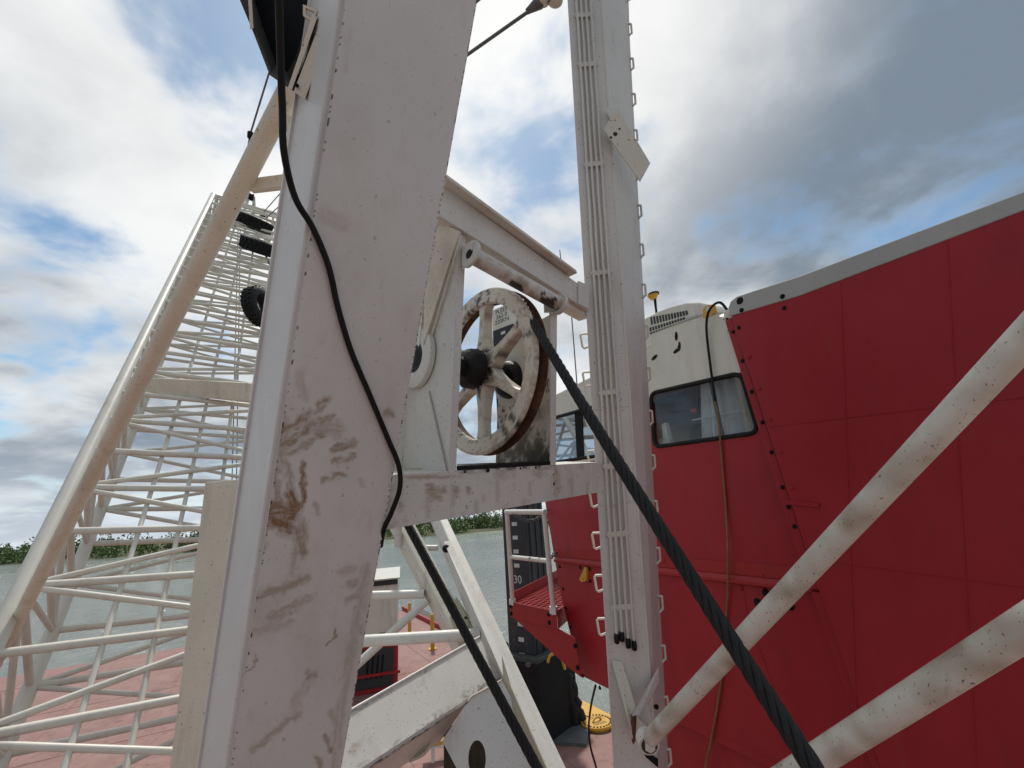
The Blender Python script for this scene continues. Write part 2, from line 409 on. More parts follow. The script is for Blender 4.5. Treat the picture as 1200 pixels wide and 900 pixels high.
# broad leg
LA0, LA1, LB0 = P(250, 1000, 1.62), P(421, -150, 1.44), P(383, 1000, 1.96)
LB1 = HIT(587, -150, LA0, (LA1-LA0).cross(LB0-LA0).normalized())
lu = ((LB0-LA0)+(LB1-LA1)).normalized(); lv = ((LA1-LA0)+(LB1-LB0)).normalized()
ln = lv.cross(lu).normalized()
if ln.dot(FW) < 0: ln = -ln
LN = -ln                                          # towards the camera
def LEG(px, py, off=0.0): return HIT(px, py, LA0+LN*off, LN)
BK = ln*.33
leg = MB().hexa([LA0+ln*.014, LB0+ln*.014, LB0+BK, LA0+BK], [LA1+ln*.014, LB1+ln*.014, LB1+BK, LA1+BK]).build('leg', LEGW, gan, bevel=.006)
def leg_plate():
    nu, nv = 130, 620; vs = []
    ins = (LB0-LA0).normalized()*.020
    a0, b0, a1, b1 = LA0+ins, LB0-ins*.25, LA1+ins, LB1-ins*.25
    for j in range(nv+1):
        t = j/nv; p, q = a0.lerp(a1, t), b0.lerp(b1, t)
        for i in range(nu+1): vs.append(p.lerp(q, i/nu))
    fs = [(j*(nu+1)+i, j*(nu+1)+i+1, (j+1)*(nu+1)+i+1, (j+1)*(nu+1)+i) for j in range(nv) for i in range(nu)]
    base = len(vs); back = [a0+ln*.014, b0+ln*.014, b1+ln*.014, a1+ln*.014]
    mb = MB().add(vs, fs); o = mb.build('front_plate', LEGW, leg, recalc=False)
    edge = MB().hexa([a0+ln*.002, b0+ln*.002, b0+ln*.02, a0+ln*.02], [a1+ln*.002, b1+ln*.002, b1+ln*.02, a1+ln*.02]).build('front_plate_edge', LEGW, leg)
    pv = np.array([PIX(v.co)[:2] for v in o.data.vertices]); X, Y = pv[:, 0], pv[:, 1]
    wx = X+(fbm(X/9, Y/9, 3)-.5)*13; wy = Y+(fbm(X/9, Y/9, 9)-.5)*13
    st = np.zeros(len(X))
    def seg(pts, w, a, seed=0):
        d = np.full(len(X), 1e9)
        for (x0, y0), (x1, y1) in zip(pts[:-1], pts[1:]):
            L2 = (x1-x0)**2+(y1-y0)**2+1e-9
            t = np.clip(((wx-x0)*(x1-x0)+(wy-y0)*(y1-y0))/L2, 0, 1)
            d = np.minimum(d, np.hypot(wx-x0-t*(x1-x0), wy-y0-t*(y1-y0)))
        m = np.clip(1.25-d/w, 0, 1); m = m*m*(3-2*m)
        dx, dy = pts[-1][0]-pts[0][0], pts[-1][1]-pts[0][1]; L = math.hypot(dx, dy)+1e-6
        al = (X*dx+Y*dy)/L; ac = (-X*dy+Y*dx)/L
        g = fbm(al/18, ac/2.0, 31+seed)*.75+fbm(X/3, Y/3, 5+seed)*.35
        np.maximum(st, min(1, a*1.25)*m*np.clip((g-.08)*1.75, 0, 1), out=st)
    strokes = [([(325, 505), (345, 497), (358, 488), (364, 481)], 7, .62), ([(330, 521), (350, 509), (367, 494)], 7, .62), ([(320, 534), (345, 526), (364, 515)], 6, .5),
        ([(374, 500), (392, 502)], 15, .42), ([(371, 510), (380, 508)], 5, .7), ([(377, 491), (388, 488)], 5, .65), ([(374, 472), (385, 468)], 6, .6), ([(372, 482), (381, 474)], 4, .5),
        ([(389, 526), (402, 522), (415, 520)], 5, .6), ([(392, 540), (403, 538), (414, 534)], 5, .62), ([(380, 562), (392, 557), (402, 555)], 5, .6),
        ([(319, 535), (323, 560), (327, 592)], 6, .55), ([(334, 540), (340, 562), (343, 580)], 6, .5), ([(358, 540), (355, 560), (359, 584), (350, 598), (336, 612)], 4, .85),
        ([(312, 600), (338, 600)], 17, .95), ([(320, 612), (336, 618)], 12, .9), ([(340, 582), (345, 594)], 11, .85), ([(312, 590), (325, 594)], 10, .7), ([(350, 622), (354, 646)], 11, .62), ([(352, 600), (356, 622)], 7, .3), ([(346, 652), (343, 672)], 6, .45),
        ([(322, 470), (316, 520), (309, 570), (302, 640)], 10, .60), ([(330, 500), (316, 545)], 16, .42), ([(300, 640), (290, 700), (284, 760)], 8, .45),
        ([(290, 702), (325, 692), (358, 678)], 8, .62), ([(318, 724), (345, 712), (362, 702)], 8, .6), ([(296, 742), (320, 736), (340, 730)], 8, .42), ([(292, 715), (310, 728)], 18, .30),
        ([(405, 686), (417, 682)], 5, .5), ([(405, 702), (418, 698)], 5, .5), ([(400, 670), (412, 667)], 8, .35), ([(382, 755), (388, 749), (394, 740)], 3, .9), ([(275, 808), (288, 792), (301, 770)], 1.6, .7),
        ([(362, 792), (368, 788)], 6, .7), ([(360, 800), (350, 815), (343, 832)], 8, .32), ([(352, 836), (330, 848), (314, 864), (296, 876)], 6, .5), ([(383, 862), (387, 880)], 4, .9), ([(372, 888), (376, 898)], 5, .7), ([(390, 836), (396, 850)], 6, .4),
        ([(430, 665), (400, 830), (392, 900)], 7, .38), ([(352, 745), (365, 720)], 10, .15), ([(455, 484), (458, 486)], 5, .5), ([(420, 562), (424, 568)], 4, .3), ([(370, 590), (374, 602)], 4, .4), ([(380, 250), (400, 262)], 12, .22), ([(355, 462), (352, 440)], 9, .25)]
    for k, (p, w, a) in enumerate(strokes): seg(p, w, a, k)
    haze = np.clip((fbm(X/45, Y/60, 77)-.48)*2.2, 0, 1)*np.clip((Y-430)/200, 0, 1)*.22; st *= np.where(Y > 650, .72, 1.0); st = np.maximum(st, haze)
    smut = np.clip((fbm(X/14, Y/40, 55)-.66)*3, 0, 1)*.22; st = np.maximum(st, smut)
    rope_attr(o, 'stain', np.clip(st, 0, 1))
    # weld pits along both edges
    gr = np.zeros(len(X)); u = np.tile(np.linspace(0, 1, nu+1), nv+1)
    pits = (fbm(X*0+3.3, Y/3.2, 15) > .62)
    gr[(u < .012) & pits] = .9; gr[(u > .992) & (fbm(X*0+1, Y/2.2, 19) > .60)] = .8
    rope_attr(o, 'grease', gr)
leg_plate()
def foot(quad, d, name, mat, par):
    d = d.normalized(); MB().hexa([p-d*.0 for p in quad], [p-d*(p.z/d.z) for p in quad]).build(name, mat, par)
foot([LA0, LB0, LB0+BK, LA0+BK], LA1-LA0, 'leg_foot', LEGW, leg)
# row of weld beads on the right edge of the leg
bead = proto(MB().lathe((0, 0, 0), (0, 0, 1), [(.0001, .0035), (.0035, .003), (.005, 0)], 8), LEGW, 60)
for k in range(56):
    py = 232+k*7.4; a = LEG(560-.177*py-1.5, py, .0); place(bead, 'weld_bead', frame(a-lu*.001, LN), leg)
# patch where the back edge trim meets (raised rim plate on the left side)
MB().beam(LA0+BK*.985-lu*.004, LA1+BK*.985-lu*.004, lu*.006, ln*.008).build('edge_trim', LEGW, leg)

# lower cross beam
LBT, LBB = A(446, 557), A(446, 622)
beam_l = [A(446, 557), A(702, 541.5), A(702, 577), A(446, 622)]
lower = MB().prism(beam_l, AN*.30).build('lower_beam', WHITE, gan, bevel=.006)
lower.data['n'] = 1
def lb_marks(X, Y):
    n = fbm(X/4, Y/4, 2); s_ = np.zeros(len(X))
    for x, y, rx, ry, a in ((505, 575, 5, 9, .7), (513, 580, 4, 6, .6), (520, 574, 2.5, 4, .6), (533, 577, 2.2, 9, .9), (549, 574, 2, 4, .7), (469, 592, 3, 4, .5), (650, 560, 2, 14, .6), (590, 556, 8, 5, .35), (632, 553, 5, 7, .4), (500, 559, 30, 2.2, .5), (470, 560, 3, 30, .25)):
        s_ = np.maximum(s_, a*np.clip(1.5-np.hypot((X-x)/rx, (Y-y)/ry)-(n-.5)*2.2, 0, 1))
    t = (555-(X-478)*.058); g = np.clip(1-(Y-t)/6, 0, 1)*np.clip((n-.45)*5, 0, 1)*(X > 535)*(X < 650)
    return g*.9, np.maximum(s_, np.clip((fbm(X/3, Y/26, 40)-.62)*3, 0, .3))
_bm = lower.modifiers.get('bevel')
LBGRIME = lb_marks
for px, yt, yb in ((529, 552, 606), (648, 545, 586), (693, 542, 578)):
    MB().tube([A(px, yt+1, -.001), A(px-.5, yb-1, -.001)], .0035, 6).build('weld_seam', WHITE2, lower)
MB().hexa([A(535, 551, .004), A(648, 544.5, .004), A(648, 543, .29), A(535, 548, .29)], [p+AU*.020 for p in (A(535, 551, .004), A(648, 544.5, .004), A(648, 543, .29), A(535, 548, .29))]).build('greasy_top_strip', GREASE, lower)
for px, py, s in ((572, 551, .012), (628, 548, .007), (545, 553, .006), (610, 549, .006), (649, 567, .010), (648.5, 556, .006)):
    MB().lathe(A(px, py, -.003), AN, [(.0001, -.004), (s*.7, -.003), (s, .002)], 10).build('grease_blob', GREASE, lower, smooth=50)
# upper cross beam
ub_web = [A(514, 213), A(669, 326), A(690, 341), A(690, 364), A(678, 356.5), A(514, 252)]
upper = MB().prism(ub_web, AN*.024).build('upper_beam', WHITE, gan, bevel=.004)
u0, u1, u2, u3 = A(505, 207.5), A(671, 324.5), A(505, 246), A(690, 364)
MB().hexa([u0-AN*.065, u1-AN*.060-NX*.02, u1+AN*.16, u0+AN*.16], [p+AU*.020 for p in (u0-AN*.065, u1-AN*.060-NX*.03, u1+AN*.16-NX*.02, u0+AN*.16)]).build('top_flange', WHITE2, upper, bevel=.003)
MB().hexa([u2+AN*.026, u3+AN*.026, u3+AN*.13, u2+AN*.13], [p+AU*.016 for p in (u2+AN*.026, u3+AN*.026, u3+AN*.13, u2+AN*.13)]).build('bottom_flange', WHITE2, upper, bevel=.003)
MB().prism([u2+AN*.131, u3+AN*.131, A(690, 341)+AN*.131, A(671, 326)+AN*.131, u0+AN*.131], AN*.018).build('rear_web', WHITE, upper)
MB().prism([A(678, 329, -.012), A(690, 334, -.012), A(690, 362, -.012), A(678, 356, -.012)], AN*.012).build('end_plate', WHITE, upper, bevel=.002)
# cantilever bracket below the right end of the upper beam
eb = [A(654, 352.5, .03), A(690, 373, .03)]
MB().hexa([eb[0], eb[1], eb[1]+AN*.09, eb[0]+AN*.09], [p+AU*.05 for p in (eb[0], eb[1], eb[1]+AN*.09, eb[0]+AN*.09)]).build('end_bracket', WHITE2, upper, bevel=.003)
# near side plate of the sheave housing
NP = [A(545.5, 262), A(533.5, 557)]
near = MB().prism([A(538, 262, .04), A(527, 557, .012), A(527, 557, .012)+MX*.62, A(538, 262, .04)+MX*.62], NX*.022).build('near_side_plate', WHITE, gan, bevel=.003)
MB().hexa([A(537.5, 266, .032), A(546.5, 271, .032), A(546.5, 271, .045), A(537.5, 266, .045)], [A(525.5, 556, .0), A(534, 556, .0), A(534, 556, .014), A(525.5, 556, .014)]).build('front_flange', WHITE, near, bevel=.003)
# gusset triangle and stiffener bars on the plate
def onplate(px, py, off=0.0):
    q = A(532, 420, .012); return HIT(px, py, q-NX*off, NX)
MB().prism([onplate(541, 272, .002), onplate(512, 258, .10), onplate(500, 300, .10), onplate(498, 405, .03), onplate(502, 404, .002)], -NX*.012).build('upper_gusset', WHITE2, near, bevel=.002)
MB().beam(onplate(501, 458, .004), onplate(523, 556, .004), NX*.006, MX*.008).build('stiffener', WHITE, near, bevel=.003)
MB().beam(onplate(541, 276, .010), onplate(503, 402, .006), NX*.006, MX*.006).build('stiffener', WHITE2, near, bevel=.003)
MB().prism([onplate(497, 258, .02), onplate(510, 258, .02), onplate(494, 412, .02), onplate(486, 412, .02)], -NX*.02).build('rear_flange', WHITE, near)
BC = onplate(487, 420, .0)
def boss(name, c, ax, parent, r=.175):
    b = MB().lathe(c, ax, [(.06, 0), (r, 0), (r, .028), (r-.008, .034), (.085, .034), (.06, .030)], 36).build(name, WHITE, parent, smooth=40)
    MB().lathe(c+ax*.02, ax, [(.0001, .030), (.05, .030), (.066, .022), (.088, .017), (.092, 0)], 28).build('greasy_bearing', GREASE, b, smooth=60)
    return b
boss('bearing_boss', onplate(492, 420), -NX, near)
rp = [onplate(470, 448, 0)+AN*.1, ]
holep = [A(446, 440, .52), A(497.5, 440, .52), A(497.5, 556, .52), A(446, 556, .52)]
hole_plate('rear_plate', holep, [circle(A(480, 537, .52), AN, .030, 20, .050)], AN*.02, WHITE, gan)
for px, py in ((474, 546), (484, 546)):
    MB().lathe(A(px, py, .519), AN, [(.0001, -.006), (.009, -.004), (.010, .002)], 8).build('bolt', BLACKST, gan)
MB().prism([A(462, 552, .30), A(497, 551, .30), A(497, 551, .53), A(462, 552, .53)], AU*.012).build('rear_ledge', CREAM, gan)
# far side plate
def onfar(px, py, off=0.0):
    q = A(647, 470, .012); return HIT(px, py, q-NX*off, NX)
def far_plate():
    a, b = A(650, 366, .012), A(648, 548, .012); nu, nv = 70, 90; w = .56; vs = []
    a2, b2 = a+MX*w, b+MX*w
    for j in range(nv+1):
        p, q = a.lerp(b, j/nv), a2.lerp(b2, j/nv)
        vs += [p.lerp(q, i/nu) for i in range(nu+1)]
    fs = [(j*(nu+1)+i, j*(nu+1)+i+1, (j+1)*(nu+1)+i+1, (j+1)*(nu+1)+i) for j in range(nv) for i in range(nu)]
    o = MB().add(vs, fs).build('far_side_plate', WHITE2, gan, recalc=False)
    MB().prism([p+NX*.002 for p in (a, b, b2, a2)], NX*.02).build('far_plate_back', WHITE2, o)
    I, J = np.meshgrid(np.linspace(0, 1, nu+1), np.linspace(0, 1, nv+1)); I, J = I.ravel(), J.ravel()
    n1 = fbm(I*9, J*14, 4); n2 = fbm(I*30, J*26, 8)
    g = np.clip((J-.58)*2.6, 0, 1)*np.clip((n1-.30)*4, 0, 1)
    g = np.maximum(g, (n2 > .66)*(J > .42)*.9); g = np.maximum(g, np.clip((J-.86)*9, 0, 1)*.96*(I < .75))
    rope_attr(o, 'grease', np.clip(g, 0, .97)); rope_attr(o, 'stain', np.clip((n1-.35)*1.6, 0, .6)*np.clip((J-.35)*3, 0, 1))
    MB().prism([A(645, 366), A(652, 369), A(650.5, 547), A(645.5, 547)], AN*.012).build('front_flange', WHITE, o, bevel=.002)
    return o, HIT(602, 446, a, NX)
far, FC = far_plate()
fb = boss('bearing_boss', FC, -NX, far, .18)
MB().lathe(FC-NX*.02, -NX, [(.0001, .075), (.085, .075), (.115, .065), (.128, .04), (.132, 0)], 30).build('greasy_drum', GREASE, fb, smooth=60)
# roller pipe with end discs under the upper beam
RA, RB = A(553, 299, -.05), A(655, 356.5, -.05)
rd = (RB-RA).normalized()
rol = MB().tube([RA.lerp(RB, i/40) for i in range(41)], .046, 24).build('roller_pipe', WHITE, gan, smooth=50)
pv = [PIX(v.co) for v in rol.data.vertices]; X = np.array([p[0] for p in pv]); Y = np.array([p[1] for p in pv])
nn = fbm(X/7, Y/7, 12)
und = np.array([(v.co-(RA+rd*(v.co-RA).dot(rd))).z for v in rol.data.vertices])
g = np.where((np.hypot((X-604)/11, (Y-338)/9)+(nn-.5)*1.6 < 1) | (np.hypot((X-638)/17, (Y-360)/12)+(nn-.5)*1.6 < 1), .95, 0.)
rope_attr(rol, 'grease', g); rope_attr(rol, 'stain', np.clip((nn-.42)*2, 0, .55)*(und < .01))
MB().lathe(RA-rd*.016, rd, [(.02, 0), (.070, 0), (.074, .004), (.074, .018), (.048, .022)], 30).build('roller_disc', WHITE, rol, smooth=40)
MB().lathe(RA-rd*.020, rd, [(.0001, -.010), (.014, -.008), (.024, -.003), (.030, .004)], 12).build('greasy_pin', GREASE, rol, smooth=50)
MB().lathe(RB-rd*.012, rd, [(.046, 0), (.066, .002), (.068, .012), (.066, .026), (.05, .03)], 30).build('roller_collar', WHITE, rol, smooth=40)
MB().prism([A(549, 284, -.045)-AN*.03, A(556, 284, -.045)-AN*.03, A(558, 305, -.045)-AN*.03, A(549, 312, -.045)-AN*.03], AN*.09).build('roller_bracket', WHITE, gan)
MB().prism([A(650, 344, -.06), A(661, 350, -.06), A(661, 362, -.06), A(651, 362, -.06)], AN*.10).build('roller_bracket', WHITE, gan)

# mast
MFL0, MFR0, MFL1, MFR1 = P(721, 940, 2.68), P(772, 940, 2.68), P(655, -160, 3.44), P(692.5, -160, 3.50)
MSR0, MSR1 = P(786, 940, 2.92), P(727.5, -160, 3.92)
MBL0, MBL1 = MFL0+(MSR0-MFR0), MFL1+(MSR1-MFR1)
mast = MB().hexa([MFL0, MFR0, MSR0, MBL0], [MFL1, MFR1, MSR1, MBL1]).build('mast', WHITE, gan, bevel=.006)
foot([MFL0, MFR0, MSR0, MBL0], MFL1-MFL0, 'mast_foot', WHITE, mast)
mu = (MFR0-MFL0).normalized(); mv = (MFL1-MFL0).normalized(); mn = mv.cross(mu).normalized()
if mn.dot(FW) > 0: mn = -mn
def MA(px, py, off=0.0): return HIT(px, py, MFL0+mn*off, mn)
def mast_t(py):            # parameter along the mast whose front left edge lies at picture height py
    lo, hi = 0., 1.
    for _ in range(40):
        t = (lo+hi)/2
        if PIX(MFL0.lerp(MFL1, t))[1] > py: lo = t
        else: hi = t
    return t
def MF(t, f, off=0.0): return MFL0.lerp(MFL1, t).lerp(MFR0.lerp(MFR1, t), f)+mn*off
MB().beam(MF(0, 1.0, -.004)+mu*.001, MF(1, 1.0, -.004)+mu*.001, mu*.006, mn*.008).build('corner_weld', WHITE2, mast)
ends = [744, 742, 750, 753]
for k, f in enumerate((.26, .39, .53, .67)):
    t0 = mast_t(ends[k]); pts = [MF(t0+(1-t0)*i/60, f+.004*math.sin(i*1.3+k), .013+.002*math.sin(i*.9+k*2)) for i in range(61)]
    c = MB().tube(pts, .0095, 10).build('conduit', WHITE, mast, smooth=60)
    e = MF(t0, f, .013); MB().tube([e-mv*.05, e-mv*.045, e-mv*.012, e+mv*.01], lambda q: (.010, .016, .017, .012)[int(round(q*3))], 10).build('black_end_cap', GREASE, c, smooth=60)
for py in (-60, 20, 78, 195, 322, 462, 548, 627, 712):
    t = mast_t(py); MB().box(MF(t, .47, .008), (MF(t, .74)-MF(t, .21))*.5, mv*.018, mn*.006).build('conduit_clamp', WHITE2, mast, bevel=.002)
    for f in (.20, .745):
        place(bead, 'clamp_bolt', frame(MF(t, f, .014), mn), mast, 1.6)
for py in (592, 480):
    t = mast_t(py); MB().tube([MF(t, .01, .0005), MF(t, .985, .0005)], .0025, 6).build('weld_seam', WHITE2, mast)
# step rungs on both sides of the mast
bkd = (MSR0-MFR0)
def rung(c, out, up, w, h, r=.0085):
    a = c+up*h*.5; b = c-up*h*.5
    pts = [a, a+out*w*.85+up*.0, a+out*w-up*h*.12, b+out*w*.98+up*h*.22, b+out*w*.80+up*.02, b]
    return MB().tube(smooth_path(pts, 4), r, 8)
ml = (MFL1-MFL0).length
for k in range(24):
    t = .035+k*.285/ml
    if t > .98: break
    cL = MFL0.lerp(MFL1, t)+(MBL0-MFL0)*.98; cR = MSR0.lerp(MSR1, t)-(MSR0-MFR0)*.12
    if 385 < PIX(cL)[1] < 760 and k % 1 == 0: MB().tube([cL+mv*.062+mu*.0, cL+mv*.058-mu*.143, cL+mv*.048-mu*.150, cL-mv*.040-mu*.140, cL-mv*.050-mu*.130, cL-mv*.005], .0085, 8).build('rung', WHITE2, mast, smooth=60)
    rung(cR, mu, mv, .024, .105).build('rung', WHITE2, mast, smooth=60)
# oblique plate bolted across the mast, rust stained
op = [MA(707, 153, .035), MA(722.5, 127, .035), MA(761.5, 192.5, .035), MA(750, 213.5, .035)]
opl = hole_plate('oblique_plate', op, [circle(MA(720, 143, .035), mn, .011, 12), circle(MA(736, 166, .035), mn, .011, 12)], mn*.012, WHITE2, mast)
MB().prism([MA(709.5, 128, .0), MA(722.5, 126, .0), MA(722.5, 127.5, .036), MA(714.5, 138, .036)], mu*.01).build('bracket_lug', WHITE, mast)
for px, py, s in ((721, 157, .020), (716, 161, .012), (726, 151, .010), (744, 164, .006)):
    MB().lathe(MA(px, py, .047), mn, [(.0001, .004), (s*.6, .003), (s, -.002)], 9).build('rust_patch', RUST, mast)
# grey plate, its colour standing for the shade in a cut-out, high on the right hand side of the mast
sn = (MSR0-MFR0).cross(mv).normalized()
if sn.dot(mu) < 0: sn = -sn
def MS(px, py, off=0.0): return HIT(px, py, MFR0+sn*off, sn)
MB().prism([MS(721, -30, .004), MS(735, -30, .004), MS(738.5, 83, .004), MS(723, 54, .004)], sn*.006).build('cutout_shade_plate', GREYP, mast, bevel=.002)
# clevis bracket at the foot of the mast
clv = MB().prism([MA(716, 773, .004), MA(727, 776, .004), MA(746, 838, .10), MA(741, 862, .10), MA(737, 848, .10)], mu*.012).build('bracket_plate', WHITE2, mast, bevel=.002)
MB().prism([MA(772, 783, .004), MA(772.5, 800, .004), MA(748, 842, .11), MA(741, 840, .11)], mv*.014).build('bracket_plate', WHITE, mast, bevel=.002)
cb = (MA(746, 848, .10)+MA(760, 862, .10))*.5
MB().prism([MA(745, 839, .115), MA(768, 860, .115), MA(764, 880, .115), MA(741, 866, .115)], -mn*.05).build('clevis_block', WHITE2, mast, bevel=.005)
MB().prism([MA(741, 841, .118), MA(746, 839, .118), MA(745, 868, .118), MA(742, 873, .118)], -mn*.03).build('rusty_edge', RUST, mast)
MB().lathe(MA(769, 828, .003), mn, [(.0001, .012), (.014, .010), (.016, 0)], 6).build('bolt', BLACKST, mast)
MB().prism([MA(756, 880, .01), MA(771, 889, .01), MA(771, 899, .01), MA(756, 886, .01)], mn*.006).build('dark_tag', BLACKST, mast)

# ------------------------------------------------------------------ sheave wheel
def sheave():
    C = BC+NX*.455; R = .55; e = thing('sheave_wheel', C, 'six spoked cream sheave wheel with rusty groove and black greased hub', 'sheave')
    th = .105; seg = 160
    prof = [(.445, .012), (.455, 0), (R-.012, 0), (R, .010), (R, .022), (R-.055, .048), (R-.06, .06), (R-.055, .072), (R, .098), (R, .110), (R-.012, th), (.455, th), (.445, th-.012)]
    front = MB().lathe(C, NX, prof[:2]+[(.455+(R-.012-.455)*i/14, 0) for i in range(1, 14)]+prof[2:5]+[(R-.03, .035), (.45, .045)], seg, closed=True).build('rim', WHITE2, e, smooth=40)
    vs = [v.co for v in front.data.vertices]
    an = np.array([math.atan2((v-C).z, (v-C).dot(-MX)) for v in vs]); rr = np.array([((v-C)-NX*(v-C).dot(NX)).length for v in vs])
    n = fbm(an*16+60, rr*34, 6); n2 = fbm(an*34+90, rr*70, 16)
    g = np.zeros(len(vs))
    for a0, w in ((1.50, .10), (1.28, .05), (1.78, .03), (-.9, .06), (-1.1, .05), (.15, .05), (-.15, .04), (2.2, .02)):
        g = np.maximum(g, np.clip(1.3-abs(an-a0)/w, 0, 1)*np.clip((n*.5+n2*.5-.42)*9, 0, 1))
    g = np.maximum(g, (n2 > .80)*.85); g = np.maximum(g, np.clip((.475-rr)*40, 0, 1)*np.clip((n-.55)*8, 0, 1)*.8)
    rope_attr(front, 'grease', np.clip(g, 0, .95)); rope_attr(front, 'stain', np.clip((n-.55)*2.2, 0, .5)+(rr > R-.02)*.35*(n2 > .45))
    MB().lathe(C, NX, [(R-.028, .036), (R-.055, .045), (R-.06, .055), (R-.055, .065), (R, .088), (R, .098), (R-.012, th), (.46, th), (.452, .046)], seg, closed=True).build('groove', RUST, e, smooth=40)
    for k in range(6):
        a = rad(92+60*k-8); d = (-MX*math.cos(a)+V((0, 0, 1))*math.sin(a)); t = d.cross(NX).normalized()
        secs = []
        for r, w, h in ((.05, .080, .058), (.10, .066, .054), (.15, .046, .046), (.24, .033, .040), (.36, .029, .036), (.42, .036, .036), (.462, .066, .034)):
            c = C+d*r+NX*.055; secs.append([c-t*w-NX*h*.75, c-t*w*.78-NX*h, c+t*w*.78-NX*h, c+t*w-NX*h*.75, c+t*w+NX*h*.8, c-t*w+NX*h*.8])
        mb = MB(); vs = [p for s_ in secs for p in s_]
        fs = [(i*6+j, i*6+(j+1) % 6, (i+1)*6+(j+1) % 6, (i+1)*6+j) for i in range(len(secs)-1) for j in range(6)]
        o = mb.add(vs, fs).build('spoke', WHITE2, e)
        bm = bmesh.new(); bm.from_mesh(o.data); bmesh.ops.subdivide_edges(bm, edges=bm.edges, cuts=5, use_grid_fill=True); bm.to_mesh(o.data); bm.free()
        o.data.polygons.foreach_set('use_smooth', [True]*len(o.data.polygons)); o.data.set_sharp_from_angle(angle=rad(50))
        pr = np.array([((v.co-C)-NX*(v.co-C).dot(NX)).length for v in o.data.vertices])
        xs = np.array([v.co.dot(t) for v in o.data.vertices]); nz = fbm(pr*22+k*5, xs*26, k)
        rope_attr(o, 'grease', np.clip((.185-pr+(nz-.5)*.30)*11, 0, .97)+((pr > .40) & (nz > .66))*.7)
        rope_attr(o, 'stain', np.clip((nz-.42)*1.8, 0, .55))
    hub = MB()
    prof = [(.0001, -.21), (.055, -.21), (.060, -.20), (.062, -.13), (.105, -.12), (.125, -.09), (.130, -.025), (.105, -.006), (.09, .01), (.09, th), (.10, th+.02), (.06, th+.04), (.06, th+.06)]
    hub.lathe(C, NX, prof, 40); o = hub.build('hub', GREASE, e, smooth=50)
    for v in o.data.vertices:
        d = (v.co-C)-NX*(v.co-C).dot(NX); v.co += d.normalized()*random.uniform(-.006, .008) if d.length > .01 else V((0, 0, 0))
    MB().tube([BC+NX*.02, FC-NX*.03], .05, 20).build('axle', GREASE, e, smooth=60)
    return C, R, e
SC, SR, she = sheave()

# ------------------------------------------------------------------ ropes and hoses
def rope(name, pts, r, label):
    o = MB().tube(pts, r, 36, twist=22).build(name, ROPE, smooth=80)
    return tag(o, label, 'wire rope', 'black wire ropes on the crane')
gc = SC+NX*.056; rg = SR-.060+.026
d_end = P(1015, 997, .98)
loc = d_end-gc; loc -= NX*loc.dot(NX)*0
def arc(a): return gc+(-MX*math.cos(a)+V((0, 0, 1))*math.sin(a))*rg
a_t = rad(38)
st = arc(a_t)
for _ in range(3):
    pass
pts = [arc(rad(200-.8*i)) for i in range(int((200-38)/.8)+1)]
st = pts[-1]; pts += [st.lerp(d_end, i/420)-V((0, 0, .03))*math.sin(math.pi*i/420) for i in range(1, 421)]
rope('wire_rope', pts, .026, 'thick black wire rope running from the sheave wheel down past the red cab')
r2 = [P(438, 540, 3.05), P(628, 897, 2.2), P(700, 1030, 1.95)]
rope('wire_rope', [r2[0].lerp(r2[1], i/300) for i in range(300)]+[r2[1].lerp(r2[2], i/80) for i in range(81)], .026, 'black wire rope dropping below the cross beam in front of white foot frame')
hp = [(326, -60), (327, 0), (329, 75), (331, 130), (333, 180), (346, 232), (367, 268), (385, 312), (396, 360), (411, 410), (432, 460), (455, 515), (467, 545), (468.5, 572), (459, 600), (450, 620), (446, 640)]
hz = [.18, .15, .11, .08, .06, .03, .014, .011, .010, .010, .010, .010, .02, .03, .02, .005, -.03]
tag(MB().tube(smooth_path([LEG(x, y, o) for (x, y), o in zip(hp, hz)], 8), .0105, 12).build('hose', RUBBER, smooth=60), 'long black rubber hose hanging loosely down the broad gantry leg', 'hose')

